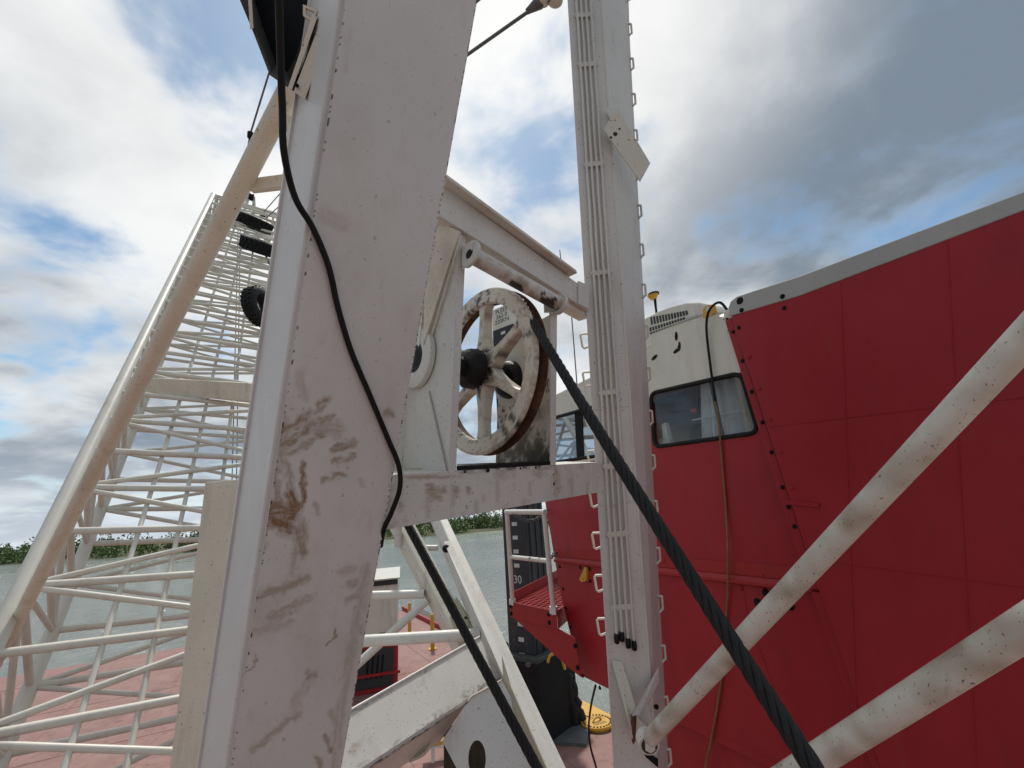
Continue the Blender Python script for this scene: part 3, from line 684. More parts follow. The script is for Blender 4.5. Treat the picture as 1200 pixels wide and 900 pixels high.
# ------------------------------------------------------------------ dark lamp housing high on the leg, cream stay pipe
def housing():
    e = thing('light_housing', P(345, 108, 1.75), 'open steel housing with its inside shade painted dark, hanging high beside the broad leg', 'housing')
    lip = [(262, -70), (281, 0), (296, 36), (316, 88), (344, 107), (358, 84), (392, -20), (405, -70)]
    inn = [(292, -60), (296, 0), (306, 32), (322, 76), (338, 88), (348, 70), (372, -10), (384, -60)]
    pl = [P(x, y, 1.62) for x, y in lip]; q = [P(x, y, 2.05) for x, y in inn]; n = len(lip)
    for i in range(n-1):
        a, b, c, d = pl[i], pl[i+1], q[i+1], q[i]
        nn = (b-a).cross(d-a).normalized()
        MB().hexa([a, b, c, d], [x+nn*.008 for x in (a, b, c, d)]).build('side_panel', DARK if i else GREYP, e)  # shade inside the open box put into the dark panel colour
    MB().prism(q, ray(330, 20)*.01).build('back_panel', BLACKST, e)  # black stands for the deep shade at the back of the box
    MB().hexa([P(344, 107, 1.60), P(357, 117, 1.60), P(389, 34, 1.60), P(376, 24, 1.60)], [P(344, 107, 1.63), P(357, 117, 1.63), P(389, 34, 1.63), P(376, 24, 1.63)]).build('mounting_flange', CREAM, e, bevel=.003)
    MB().hexa([P(337, 104, 1.595), P(342, 106, 1.595), P(372, 20, 1.595), P(366, 18, 1.595)], [P(337, 104, 1.66), P(342, 106, 1.66), P(372, 20, 1.66), P(366, 18, 1.66)]).build('flange_rib', CREAM, e, bevel=.002)
    MB().hexa([P(289.5, -20, 1.60), P(294, -20, 1.60), P(297, 33, 1.60), P(293, 35, 1.60)], [P(289.5, -20, 1.64), P(294, -20, 1.64), P(297, 33, 1.64), P(293, 35, 1.64)]).build('flange_rib', CREAM, e)
    c = [(355, 5), (372, 12), (366, 26), (355, 18)]
    hole_plate('catch_plate', [P(x, y, 1.615) for x, y in c], [[P(x, y, 1.615) for x, y in ((358, 9), (369, 14), (364, 22), (358, 17))]], FW*.01, CREAM, e)
    for (x, y) in ((389, 34), (350, 100), (384, 58)):
        MB().lathe(P(x-2, y, 1.59), FW, [(.0001, -.006), (.006, -.004), (.007, .003)], 8).build('bolt', BLACKST, e)
housing()
e = thing('stay_pipe', P(300, 180, 2.6), 'cream round stay pipe sloping up behind the left leg to dark housing', 'pipe')
sa, sb_ = P(346, 92, 2.45), P(150, 475, 3.4); se = sa+(sb_-sa)*(sa.z/(sa.z-sb_.z))
MB().tube([se, sb_, sa], .057, 20).build('pipe', CREAM, e, smooth=60)
MB().prism([P(292, 209, 2.7), P(345, 202, 2.7), P(345, 217, 2.7), P(292, 223, 2.7)], FW*.05).build('cross_bar', CREAM, e, bevel=.003)
MB().prism([P(337, 140, 2.5), P(349, 120, 2.5), P(349, 190, 2.5), P(334, 187, 2.5)], FW*.03).build('end_bracket', CREAM, e, bevel=.003)
MB().prism([P(333, 137, 2.48), P(338, 134, 2.48), P(338, 156, 2.48), P(331, 150, 2.48)], FW*.08).build('end_lug', CREAM, e, bevel=.003)
e = thing('hanging_wire', P(290, 185, 3), 'thin grey wire with a round clamp beside the stay pipe', 'wire')
MB().tube([P(317, 80, 2.8), P(293, 158, 3), P(288, 190, 3.1)], .006, 6).build('wire', STEEL, e)
MB().lathe(P(293.5, 158, 3)-V((0, 0, .03)), (0, 0, 1), [(.0001, 0), (.018, .006), (.020, .045), (.0001, .055)], 10).build('clamp', BLACKST, e, smooth=50)
# pendant with socket between leg and mast
e = thing('pendant_line', P(628, 5, 3.1), 'grey pendant wire with forged socket leading up between leg and mast', 'pendant')
MB().tube([P(470, 119, 3.3), P(620, 13, 3.05)], .012, 10).build('wire', STEEL, e, smooth=60)
sd = (P(640, -3, 3.0)-P(617, 14, 3.06)).normalized(); s0 = P(617, 14, 3.06)
MB().tube([s0, s0+sd*.02, s0+sd*.10, s0+sd*.13], lambda q: (.018, .022, .042, .036)[int(round(q*3))], 14).build('socket', STEEL, e, smooth=50)
for k in (-1, 1):
    MB().tube([s0+sd*.11+UP*.026*k, s0+sd*.22+UP*.03*k], .014, 10).build('socket_arm', STEEL, e, smooth=60)
MB().lathe(P(637, -2, 3.0), FW, [(.012, -.03), (.04, -.03), (.042, .03), (.012, .03)], 18).build('pin_collar', CREAM, e, smooth=40)
MB().lathe(P(651, -3, 3.0), FW, [(.012, -.03), (.05, -.03), (.052, .03), (.012, .03)], 18).build('pin_collar', CREAM, e, smooth=40)
tag(MB().tube([P(480, 68, 3.2), P(640, -68, 2.9)], .012, 8).build('pendant_wire', STEEL, smooth=60), 'bare grey pendant wire crossing the very top beside the broad leg', 'pendant')

# ------------------------------------------------------------------ brace pipes at lower right
def brace(pts, r, label, lug):
    e = thing('brace_pipe', pts[0], label, 'brace pipe', 'white brace pipes at the gantry foot')
    o = MB().tube([pts[0].lerp(pts[1], 2.3*i/60) for i in range(61)], r, 24).build('pipe', WHITE2, e, smooth=60)
    d = (pts[1]-pts[0]).normalized(); s = np.array([(v.co-pts[0]).dot(d) for v in o.data.vertices]); zz = np.array([v.co.dot(UP) for v in o.data.vertices])
    rope_attr(o, 'stain', np.clip((fbm(s*9, zz*14, 3)-.42)*1.9, 0, .62))
    if lug:
        MB().lathe(pts[0], FW, [(.018, -.030), (.055, -.030), (.058, .03), (.018, .03)], 20).build('lug', WHITE2, e, smooth=40)
        b = MB().lathe(pts[0], -FW, [(.0001, .052), (.026, .052), (.030, .046), (.030, .02)], 6).build('bolt', WHITE2, e)
        MB().lathe(pts[0], -FW, [(.03, .030), (.044, .032), (.044, .036), (.03, .038)], 16).build('rusty_washer', RUST, e)
    return e
brace([P(759, 868, 2.42), P(937, 678, 1.72)], .042, 'dirty white brace pipe bolted to the mast foot, crossing before the red cab', True)
brace([P(890, 932, 1.75), P(1190, 742, 1.25)], .046, 'lower white brace pipe poking in at the bottom right corner', False)
# ------------------------------------------------------------------ red crane cab
hv = ray(330, 622); EC = V((hv.x, hv.y, 0)).normalized(); NC = V((-EC.y, EC.x, 0))
if NC.dot(V((.6, .6, 0))) < 0: NC = -NC          # away from camera (to the right, behind)
QC = P(850, 500, 3.6)
def Cb(px, py, off=0.0): return HIT(px, py, QC-NC*off, NC)
cab = thing('crane_cab', V((Cb(850, 800).x, Cb(850, 800).y, 0)), 'red and white crane operator cab with tinted windows behind the mast', 'crane cab')
def wall_line(px, px0, py0):                        # height at px of a level line through (px0, py0)
    p = Cb(px0, py0); q = HIT(px, 600, QC, NC); q = V((q.x, q.y, p.z)); return q
def level(px, ref):
    h = HIT(px, 600, QC, NC); return V((h.x, h.y, ref.z))
def onlevel(x_at, ref):                             # 3D point on the wall: same plan position as the pixel column at ref height
    lo, hi = -3000., 3000.
    for _ in range(60):
        mid = (lo+hi)/2
        if Cb(x_at, mid).z > ref.z: lo = mid
        else: hi = mid
    return Cb(x_at, lo)
zb = Cb(868, 436)
red_outer = [Cb(638, 583), Cb(650, 655), Cb(658, 700), Cb(680, 791), onlevel(1290, Cb(680, 791)), onlevel(1290, zb), onlevel(642, zb)]
def rrect(px, r=.08, n=6):                           # rounded quadrilateral on the wall from four pixels
    q = [Cb(*p) for p in px]; out = []
    for i in range(4):
        a, b, c = q[i-1], q[i], q[(i+1) % 4]; d1 = (a-b).normalized()*r; d2 = (c-b).normalized()*r
        for k in range(n+1):
            t = k/n; out.append((b+d1)*(1-t)**2+b*2*t*(1-t)+(b+d2)*t*t)
    return out
win1 = [(762, 461), (868, 437), (889, 507), (767, 524)]
win2 = [(640, 492), (701, 475), (701, 534), (640, 543)]
# wall as plates cut round the windows: one white band and one red plate, each with real openings
def clip_poly(poly, z, above):
    out = []
    for i in range(len(poly)):
        a, b = poly[i], poly[(i+1) % len(poly)]; ia, ib = (a.z > z) == above, (b.z > z) == above
        if ia: out.append(a)
        if ia != ib: out.append(a.lerp(b, (z-a.z)/(b.z-a.z)))
    return out
w1, w2 = rrect(win1), rrect(win2, .04)
ztop = Cb(835, 368); roof_l = onlevel(640, ztop); roof_r = Cb(846, 372)
XR = 874
def notch_wall(name, lo, hi, left, right, mat, z0, z1):
    """plate between heights z0 and z1 with windows w1 and w2 cut out of it as notches in its upper or lower edge"""
    pass
white_outer = [onlevel(640, zb), Cb(640, PIX(roof_l)[1]+3), onlevel(828, V((0, 0, ztop.z-.02))), Cb(840, 369), Cb(852, 378), Cb(868, 436)]
def xs_of(p): return (p-QC).dot(EC)
def plate_notched(name, outer, mat, above):
    # subtract windows by walking along the shared level line zb
    pts = []
    cuts = []
    for w in (w1, w2):
        side = clip_poly(w, zb.z, above)
        line = sorted([p for p in side if abs(p.z-zb.z) < 1e-4], key=xs_of)
        cuts.append((xs_of(line[0]), xs_of(line[-1]), side))
    return cuts
def in_poly(p, poly):
    x, y = xs_of(p), p.z; c = False; n = len(poly)
    for i in range(n):
        a, b = poly[i], poly[i-1]; ax, ay, bx, by = xs_of(a), a.z, xs_of(b), b.z
        if (ay > y) != (by > y) and x < (bx-ax)*(y-ay)/(by-ay)+ax: c = not c
    return c
def cut_sheet(name, outer, holes, mat, thick):
    """2D fill of outer minus holes, where holes may overlap the border: fine cell clipping by bmesh knife"""
    bm = bmesh.new(); vs = [bm.verts.new(p) for p in outer]; bm.faces.new(vs)
    for h in holes:
        n = len(h); c = sum(h, V())/n
        for i in range(n):
            a, b = h[i], h[(i+1) % n]; d = (b-a)
            if d.length < 1e-5: continue
            pn = d.cross(NC).normalized()
            # bisect only faces whose centre lies near the window, so the plate stays coarse
            fs = [f for f in bm.faces]
            geom = list(set([x for f in fs for x in list(f.edges)+list(f.verts)]+fs))
            bmesh.ops.bisect_plane(bm, geom=geom, dist=1e-6, plane_co=a, plane_no=pn)
        kill = [f for f in bm.faces if in_poly(f.calc_center_median(), h)]
        bmesh.ops.delete(bm, geom=kill, context='FACES')
    bmesh.ops.dissolve_limit(bm, angle_limit=.001, verts=bm.verts, edges=bm.edges)
    r = bmesh.ops.extrude_face_region(bm, geom=list(bm.faces))
    bmesh.ops.translate(bm, verts=[g for g in r['geom'] if isinstance(g, bmesh.types.BMVert)], vec=NC*thick)
    bmesh.ops.recalc_face_normals(bm, faces=bm.faces)
    me = bpy.data.meshes.new(name); bm.to_mesh(me); bm.free(); o = bpy.data.objects.new(name, me); COL.objects.link(o); me.materials.append(mat); adopt(o, cab); return o
cut_sheet('red_wall', red_outer, [w1, w2], RED, .045)
cut_sheet('white_wall', white_outer, [w1, w2], CABW, .045)
zk = Cb(680, 791).z; MB().prism([onlevel(738, V((0, 0, zk)))-NC*-.05, onlevel(1290, V((0, 0, zk)))-NC*-.05, onlevel(1290, V((0, 0, zk)))-NC*-.05-V((0, 0, 1.6)), onlevel(738, V((0, 0, zk)))-NC*-.05-V((0, 0, 1.6))], NC*.05).build('lower_skirt', RED, cab)
DEP = NC*1.7
# roof, rounded at its near edge, front and far walls, floor
DZ = V((0, 0, .055)); ra, rb = roof_l+EC*.05-DZ, onlevel(848, ztop)-DZ
cs = [(0, -.03), (.02, .02), (.07, .055), (.16, .07), (1.72, .07), (1.72, .0), (.06, .0), (.0, -.03)]
MB().add([p+NC*a+V((0, 0, b)) for p in (ra, rb) for a, b in cs], [tuple(range(8)), tuple(range(15, 7, -1))]+[(i, i+8, (i+1) % 8+8, (i+1) % 8) for i in range(8)]).build('roof', CABW, cab, smooth=40)
fl0 = Cb(680, 791)
MB().prism([red_outer[0]+NC*.05, Cb(650, 655)+NC*.05, Cb(650, 655)+DEP, red_outer[0]+DEP], EC*-.03).build('front_wall', RED, cab)
MB().prism([white_outer[0]+NC*.05, roof_l+NC*.05, roof_l+DEP, white_outer[0]+DEP], EC*-.03).build('front_wall', CABW, cab)
MB().prism([roof_l+DEP, onlevel(1290, ztop)+DEP, onlevel(1290, fl0)+DEP, Cb(658, 700)+DEP], NC*.03).build('far_wall', BEIGE, cab)
zf = Cb(700, 640)
MB().prism([Cb(652, 640)+NC*.05, onlevel(900, Cb(652, 640))+NC*.05, onlevel(900, Cb(652, 640))+DEP, Cb(652, 640)+DEP], V((0, 0, .03))).build('floor', DARK, cab)
bk0 = onlevel(905, zf); MB().prism([bk0+NC*.05, V((bk0.x, bk0.y, ztop.z))+NC*.05, V((bk0.x, bk0.y, ztop.z))+DEP, bk0+DEP], EC*.03).build('bulkhead', BEIGE, cab)
def window(loop, mat, name, mull=None):
    c = sum(loop, V())/len(loop)
    w = MB().prism([c+(p-c)*1.0+NC*.012 for p in loop], NC*.006).build(name, mat, cab)
    MB().tube([p+NC*.004 for p in loop], .020, 8, closed=True).build('rubber_seal', RUBBER, w, smooth=60)
    return w
wa = window(w1, GLASS, 'window'); wb = window(w2, GLASSB, 'window')
MB().prism([Cb(673, 481, -.006), Cb(682, 479, -.006), Cb(684, 539, -.006), Cb(676, 540, -.006)], NC*.03).build('mullion', BLACKST, wb)
MB().prism([Cb(830, 445, -.03), Cb(833, 444, -.03), Cb(848, 514, -.03), Cb(845, 515, -.03)], NC*.02).build('mullion', DARK, wa)
MB().beam(Cb(645, 547, .01), Cb(700, 538, .01), NC*.03, (0, 0, .014)).build('window_sill', CABW, wb, bevel=.003)
# interior of the cab
def curtain():
    vs, fs = [], []; n = 44
    for j, (l, r) in enumerate(((Cb(806, 446), Cb(872, 440)), (Cb(806, 518), Cb(892, 506)))):
        for i in range(n): vs.append(l.lerp(r, i/(n-1))+NC*(.16+.035*math.sin(i*1.1)+.02*math.sin(i*2.7+j)))
    fs = [(i, i+1, n+i+1, n+i) for i in range(n-1)]
    o = MB().add(vs, fs).build('curtain', CURT, cab, smooth=80); return o
curtain()
MB().tube([Cb(800, 492)+NC*.12, Cb(874, 477)+NC*.12], .006, 8).build('curtain_rod', WMARK, cab)
MB().prism([Cb(775, 462)+NC*.7, Cb(807, 455)+NC*.7, Cb(807, 500)+NC*.7, Cb(775, 505)+NC*.7], NC*.25).build('control_box', BEIGE, cab, bevel=.01)
MB().prism([Cb(776, 498)+NC*.35, Cb(812, 488)+NC*.35, Cb(814, 520)+NC*.35, Cb(776, 525)+NC*.35], NC*.4).build('seat', DARK, cab, bevel=.03)
MB().tube([Cb(768, 482)+NC*.2, Cb(794, 480)+NC*.2], .010, 8).build('lever', BLACKST, cab)
MB().tube([Cb(793, 480)+NC*.2, Cb(799, 480)+NC*.2], .022, 10).build('lever_knob', REDKNOB, cab, smooth=60)
MB().tube([Cb(799, 480)+NC*.2, Cb(801, 466)+NC*.2, Cb(806, 466)+NC*.2], .008, 8).build('lever', BLACKST, cab)
MB().prism([Cb(768, 497)+NC*.08, Cb(772, 495)+NC*.08, Cb(778, 520)+NC*.08, Cb(770, 521)+NC*.08], NC*.05).build('paper', WMARK, cab)
# horizontal ridge along the cab
rl, rr_ = Cb(651, 652, .0), Cb(937, 677, .0); rr_ = onlevel(1290, rl)
MB().prism([rl-NC*.0, rl-NC*.035+V((0, 0, -.035)), rl-NC*.035+V((0, 0, -.06)), rl+V((0, 0, -.075))], rr_-rl).build('ridge', REDP, cab, bevel=.004)
MB().box((rl+rr_)*.5+V((0, 0, .045))-NC*.004, (rr_-rl)*.5, V((0, 0, .045)), NC*.004).build('ridge_strip', REDP, cab)
boltm = proto(MB().lathe((0, 0, 0), (0, 0, 1), [(.0001, .012), (.010, .0115), (.0125, .008), (.0125, .004), (.020, .0035), (.020, -.002)], 10), BLACKST, 50)
boltr = proto(MB().lathe((0, 0, 0), (0, 0, 1), [(.0001, .012), (.010, .0115), (.0125, .008), (.0125, .004), (.020, .0035), (.020, -.002)], 10), REDP, 50)
def bolts(px, mesh, parent, off, s=1.0):
    for x, y in px: place(mesh, 'bolt', frame(Cb(x, y, off), -NC), parent, s)
bolts([(656, 664), (680, 665), (691, 667), (706, 668), (660, 690), (663, 712), (668, 735), (669, 750), (683, 792), (703, 806), (692, 681)], boltm, cab, .001)
bolts([(778, 658), (893, 674), (808, 683), (868, 690), (893, 692)], boltr, cab, .006)
bolts([(897, 694), (926, 710), (888, 706), (906, 715)], boltm, cab, .001, 1.5)
for a, b in (((872, 694), (876, 722)), ((884, 745), (905, 800)), ((795, 840), (930, 900))):
    MB().tube([Cb(*a, .001), Cb(*b, .001)], .003, 6).build('seam', REDP, cab)
# big raked side panel with grey cap, bolted flange along its sloping edge
OF = .07
pan = MB().prism([Cb(857, 371, OF), Cb(1290, 214, OF), Cb(1290, 1250, OF), Cb(1098, 1090, OF), Cb(960, 693, OF), Cb(940, 631, OF)], NC*.05).build('raked_panel', RED, cab, bevel=.004)
MB().prism([Cb(849.5, 376, OF-.035), Cb(857, 372, OF-.035), Cb(940, 632, OF-.035), Cb(1098, 1092, OF-.035), Cb(1088, 1092, OF-.035), Cb(929, 632, OF-.035)], NC*.03).build('bolted_flange', RED, pan, bevel=.003)
capx = [(855, 370.5), (853, 361), (856, 353), (863, 347.5), (876, 343), (937, 323.5), (1290, 190), (1290, 212), (937, 346.5)]
MB().prism([Cb(x, y, OF+.006) for x, y in capx], NC*.12).build('grey_cap', GREYP, pan, bevel=.006)
for a, b in (((985, 331), (1010, 1000)), ((1110, 285), (1150, 1000)), ((948, 655), (1290, 700)), ((902, 500), (1290, 455))):
    MB().tube([Cb(*a, OF+.0005), Cb(*b, OF+.0005)], .0035, 6).build('plate_seam', RED, pan)
bolts([(869, 363.5), (917, 347.5)], boltm, pan, OF+.007, .9)
bolts([(919, 361), (866, 384)], boltm, pan, OF, .8)
bolts([(859, 389), (870, 423), (881, 459), (893.5, 495), (904, 530), (917, 571), (924, 594), (931, 617)], boltm, pan, OF-.034, .8)
bolts([(878, 418.5), (890, 455), (902, 492), (915, 530), (929, 572), (937, 590)], boltr, pan, OF, .9)
MB().lathe(Cb(867, 352.5, OF+.0065), -NC, [(.0001, .001), (.022, .0008), (.03, 0)], 14).build('soot_mark', BLACKST, pan)
MB().beam(Cb(920, 588, OF+.004), Cb(960, 592, OF+.004), NC*.01, (0, 0, .012)).build('strap', RED, pan)
MB().prism([Cb(834, 366, -.03), Cb(860, 366, -.03), Cb(876, 442, -.03), Cb(850, 442, -.03)], NC*.03).build('corner_filler', CABW, cab)
# rusty slots on the white wall
def slot(px, py, ang, L=.045):
    m = frame(Cb(px, py, .001), -NC, EC); a = rad(ang)
    c = [m @ V((L*(math.cos(t)*math.cos(a)-.42*math.sin(t)*math.sin(a)), L*(math.cos(t)*math.sin(a)+.42*math.sin(t)*math.cos(a)), 0)) for t in [2*math.pi*k/16 for k in range(16)]]
    MB().prism(c, NC*-.0015).build('rusty_slot', RUST, cab)
    MB().prism([p+NC*-.0016+(sum(c, V())/16-p)*.35 for p in c], NC*-.001).build('slot_hole', BLACKST, cab)
for a in ((792.5, 394, 80), (796, 406, 75), (793, 411, 10), (767, 419, 15)): slot(*a)
for px, py, h in ((793.5, 399, .05), (794.5, 415, .06), (769, 422, .06)):
    t = Cb(px, py, .002); MB().prism([t+EC*.010, t-EC*.010, t-EC*.004-V((0, 0, h)), t+EC*.004-V((0, 0, h))], NC*-.0006).build('rust_run', CREAM, cab)
# roof bracket, yellow, and hinge block
e = MB().prism([Cb(823.5, 373, -.01), Cb(823.5, 362, -.01), Cb(827, 358, -.01), Cb(837, 356, -.01), Cb(839, 366, -.01)], NC*.015).build('lifting_lug', YELLOW, cab, bevel=.002)
MB().lathe(Cb(829.5, 362.5, -.009), -NC, [(.004, .001), (.022, .002), (.022, 0)], 16).build('lug_hole', WMARK, cab)
MB().prism([Cb(847, 365, .03), Cb(853, 363, .03), Cb(857, 384, .03), Cb(851, 388, .03)], NC*.08).build('hinge_block', CREAM, cab, bevel=.006)
MB().prism([Cb(850, 373, .034), Cb(853, 372, .034), Cb(857, 386, .034), Cb(853, 388, .034)], NC*.02).build('hinge_plate', BLACKST, cab)
# paint-worn patch near the corner
# air conditioner
def aircon():
    e = thing('air_conditioner', Cb(800, 388, -.1), 'pale grey domed air conditioner with slotted grille on the cab roof', 'air conditioner')
    top = [(742, 414), (745, 381), (757, 372), (770, 365.5), (787, 358.5), (803, 354.5), (818, 354), (830, 356.5), (838, 361), (842, 366), (842, 380)]
    lo, hi = [Cb(x, y, -.06) for x, y in top], []
    body = MB().prism(lo, NC*.75).build('shell', CABW, e, bevel=.014)
    for r, (x0, y0, x1, y1, n, h) in enumerate(((763, 376, 804, 366.5, 13, 8.6), (762, 387.5, 801, 374, 13, 7.2))):
        for k in range(n):
            t = k/(n-1); x = x0+(x1-x0)*t; y = y0+(y1-y0)*t; hh = h*(1-.45*t)
            a = Cb(x, y-hh/2, -.058); b = Cb(x+1.3, y+hh/2, -.058); MB().beam(a, b, EC*.010, NC*.004).build('vent_slot', INK, e)
    MB().tube([Cb(760, 390, -.05), Cb(822, 368.5, -.05)], .006, 8).build('base_trim', WMARK, e)
    for k in range(12):
        p = Cb(805+k*1.25, 374.2-k*.42, -.0585); MB().box(p, EC*.0028, V((0, 0, random.uniform(.006, .012))), NC*.002).build('lettering', INK, e)
aircon()
e = thing('satellite_antenna', P(769, 364, 4.6), 'yellow cone shaped antenna on a thin stem above the cab roof', 'antenna')
MB().tube([P(770, 372, 4.6), P(767, 349, 4.6)], .012, 8).build('stem', BLACKST, e)
MB().tube([P(769.5, 364, 4.58), P(768.5, 350, 4.58)], .006, 6).build('cable', BLACKST, e)
MB().lathe(P(766, 350.5, 4.6), (-.05, 0, 1), [(.0001, -.01), (.03, 0), (.055, .04), (.056, .05), (.0001, .06)], 24).build('cone', YELLOW, e, smooth=40)
MB().lathe(P(766, 345.2, 4.6), (-.05, 0, 1), [(.0001, .0), (.058, .0), (.056, .012), (.0001, .016)], 24).build('lid', BLACKST, e, smooth=40)
# whip aerials behind the beam
for px0, py0, px1, py1, d, lb in ((677, 436, 670, 372, 5.6, 'thin whip aerial just left of the mast above the far cab roof'), (664, 340, 656, 293, 5.2, 'thin whip aerial poking above the end of the upper beam')):
    t = MB().tube([P(px0, py0+25, d), P(px1, py1, d+.35)], .008 if d > 5.4 else .006, 6).build('whip_aerial', STEEL); tag(t, lb, 'aerial', 'whip aerials on the cab')
c1 = [(852, 363, .0), (845, 355, .02), (838, 356, .04), (831, 364, .06), (828, 378, .05), (829, 400, .03), (834, 440, .03), (838, 470, .03)]
c2 = [(838, 470, .03), (842, 490, .02), (846, 540, .015), (851, 600, .015), (853, 655, .05), (852.5, 700, .02), (848, 760, .015), (845, 800, .015), (835, 860, .015), (826, 905, .015), (822, 960, .015)]
e = thing('wall_cable', Cb(822, 960, .02), 'thin cable hanging down the red cab wall, black above and ochre below', 'cable')
MB().tube(smooth_path([Cb(x, y, o) for x, y, o in c1], 6), .011, 8).build('black_length', RUBBER, e, smooth=60)
MB().tube(smooth_path([Cb(x, y, o) for x, y, o in c2], 6), .0085, 8).build('ochre_length', OCHRE, e, smooth=60)
# yellow latch handle
e = thing('latch_handle', Cb(684, 673), 'small yellow latch handle on the red cab side panel', 'handle')
MB().prism([Cb(685, 664, .03), Cb(687, 666, .03), Cb(686.5, 681, .03), Cb(681, 682.5, .03), Cb(678.5, 679, .03)], NC*.035).build('lever', YELLOW, e, bevel=.006)
MB().lathe(Cb(683, 678, .031), -NC, [(.0001, .012), (.014, .010), (.016, 0)], 12).build('pivot', YELLOW, e)
tag(MB().tube(smooth_path([Cb(698, 803, -.02), Cb(693, 825, -.1), Cb(690, 850, -.2), Cb(692, 875, -.25), Cb(700, 905, -.3), Cb(708, 950, -.3)], 6), .012, 8).build('hanging_cable', RUBBER, smooth=60), 'thin black cable hanging below the red cab over the deck', 'cable')

# access platform
def platform():
    e = thing('access_platform', P(640, 735, 6), 'small red access platform with white tubular railing on the cab front', 'platform')
    a, b = P(597.5, 706, 5.95), P(652, 728.5, 5.55)             # outer fascia foot line, upper edge
    c, d = P(661, 713, 5.9), P(606, 703, 6.25)
    zf = a.z; b.z = zf-.02; b = HIT(652, 716, V((0, 0, zf)), V((0, 0, 1))); 
    a = HIT(597.5, 705, V((0, 0, zf)), V((0, 0, 1))); d = HIT(655, 674, V((0, 0, zf)), V((0, 0, 1))); c = b+(d-a)
    U = V((0, 0, 1)); ab = (b-a).normalized(); ad = (d-a).normalized()
    inw = ad
    MB().prism([a-U*.04, b-U*.04, c-U*.04, d-U*.04], U*-.02).build('floor', REDP, e)
    for k in range(26):
        t = (k+.5)/26; MB().beam(a.lerp(d, t)-U*.030, b.lerp(c, t)-U*.030, ad*.010, U*.006).build('grating_bar', REDP, e)
    for k in range(9):
        t = (k+.5)/9; MB().beam(a.lerp(b, t)-U*.032, d.lerp(c, t)-U*.032, ab*.006, U*.006).build('grating_bar', REDP, e)
    for p, q, hu, hd in ((a, b, .0, .19), (b, c, .0, .19), (a, d, .10, .10)):
        n = (q-p).cross(U).normalized()*.012
        MB().prism([p+U*hu, q+U*hu, q-U*hd, p-U*hd], n).build('fascia', REDP, e, bevel=.003)
    MB().prism([a.lerp(b, .06)-U*.19, b-U*.19, b+(b-a)*.30-U*.24, b+(b-a)*.34-U*.62, b+(b-a)*.12-U*.56], ad*.02).build('bracket', REDP, e, bevel=.003)
    pts = {}
    p1, p2 = a+ad*.02+ab*.05, b-ab*.06+ad*.02
    t1 = HIT(594, 600, p1, FW); t2 = HIT(637.5, 600, p2, FW)
    MB().tube([p1-U*.05, t1], .030, 12).build('rail_post', WHITE, e, smooth=60)
    MB().tube([p2-U*.05, t2], .030, 12).build('rail_post', WHITE, e, smooth=60)
    dr = (t2-t1).normalized()
    MB().tube([t1-dr*.025, t2+dr*.025], .032, 12).build('top_rail', WHITE, e, smooth=60)
    MB().tube([p1.lerp(t1, .50), p2.lerp(t2, .50)], .028, 12).build('mid_rail', WHITE, e, smooth=60)
    MB().box(p2-U*.0, ab*.06, ad*.05, U*.04).build('post_socket', WHITE, e, bevel=.005)
    MB().box(p1-U*.0, ab*.05, ad*.05, U*.035).build('post_socket', WHITE, e, bevel=.005)
    for t in (.04, .86):
        for dz in (.05, .14): place(boltm, 'bolt', frame(a.lerp(b, t)-U*dz-ad*.014, -ad.cross(U).cross(U) if False else (a-d)), e, 1.4)
    place(boltm, 'bolt', frame(b+(b-a)*.29-U*.32-ad*.003, (a-d)), e, 1.3); place(boltm, 'bolt', frame(b+(b-a)*.30-U*.53-ad*.003, (a-d)), e, 1.3)
    # chains from the rail to the cab
    link = proto(MB().tube([V((.028*math.cos(t)*1.5, .016*math.sin(t), 0)) for t in [k*math.pi/5 for k in range(10)]], .0055, 6, closed=True), STEEL, 60)
    for s_, f_, sag in ((t1.lerp(t2, .25)-U*.04, Cb(641, 598, .03), .10), (p1.lerp(t1, .50).lerp(p2.lerp(t2, .50), .6), Cb(651, 648, .03), .06)):
        ch = thing('chain', s_, 'slack steel chain closing the platform gap ' + ('at the top rail' if sag == .10 else 'at the middle rail'), 'chain')
        n = 16; prev = None
        for k in range(n):
            p = s_.lerp(f_, k/(n-1))-U*sag*math.sin(math.pi*k/(n-1)); q = s_.lerp(f_, (k+1)/(n-1))-U*sag*math.sin(math.pi*(k+1)/(n-1))
            m = frame(p, (UP if k % 2 else FW), q-p); place(link, 'chain_link', m, ch, 1.0)
platform()

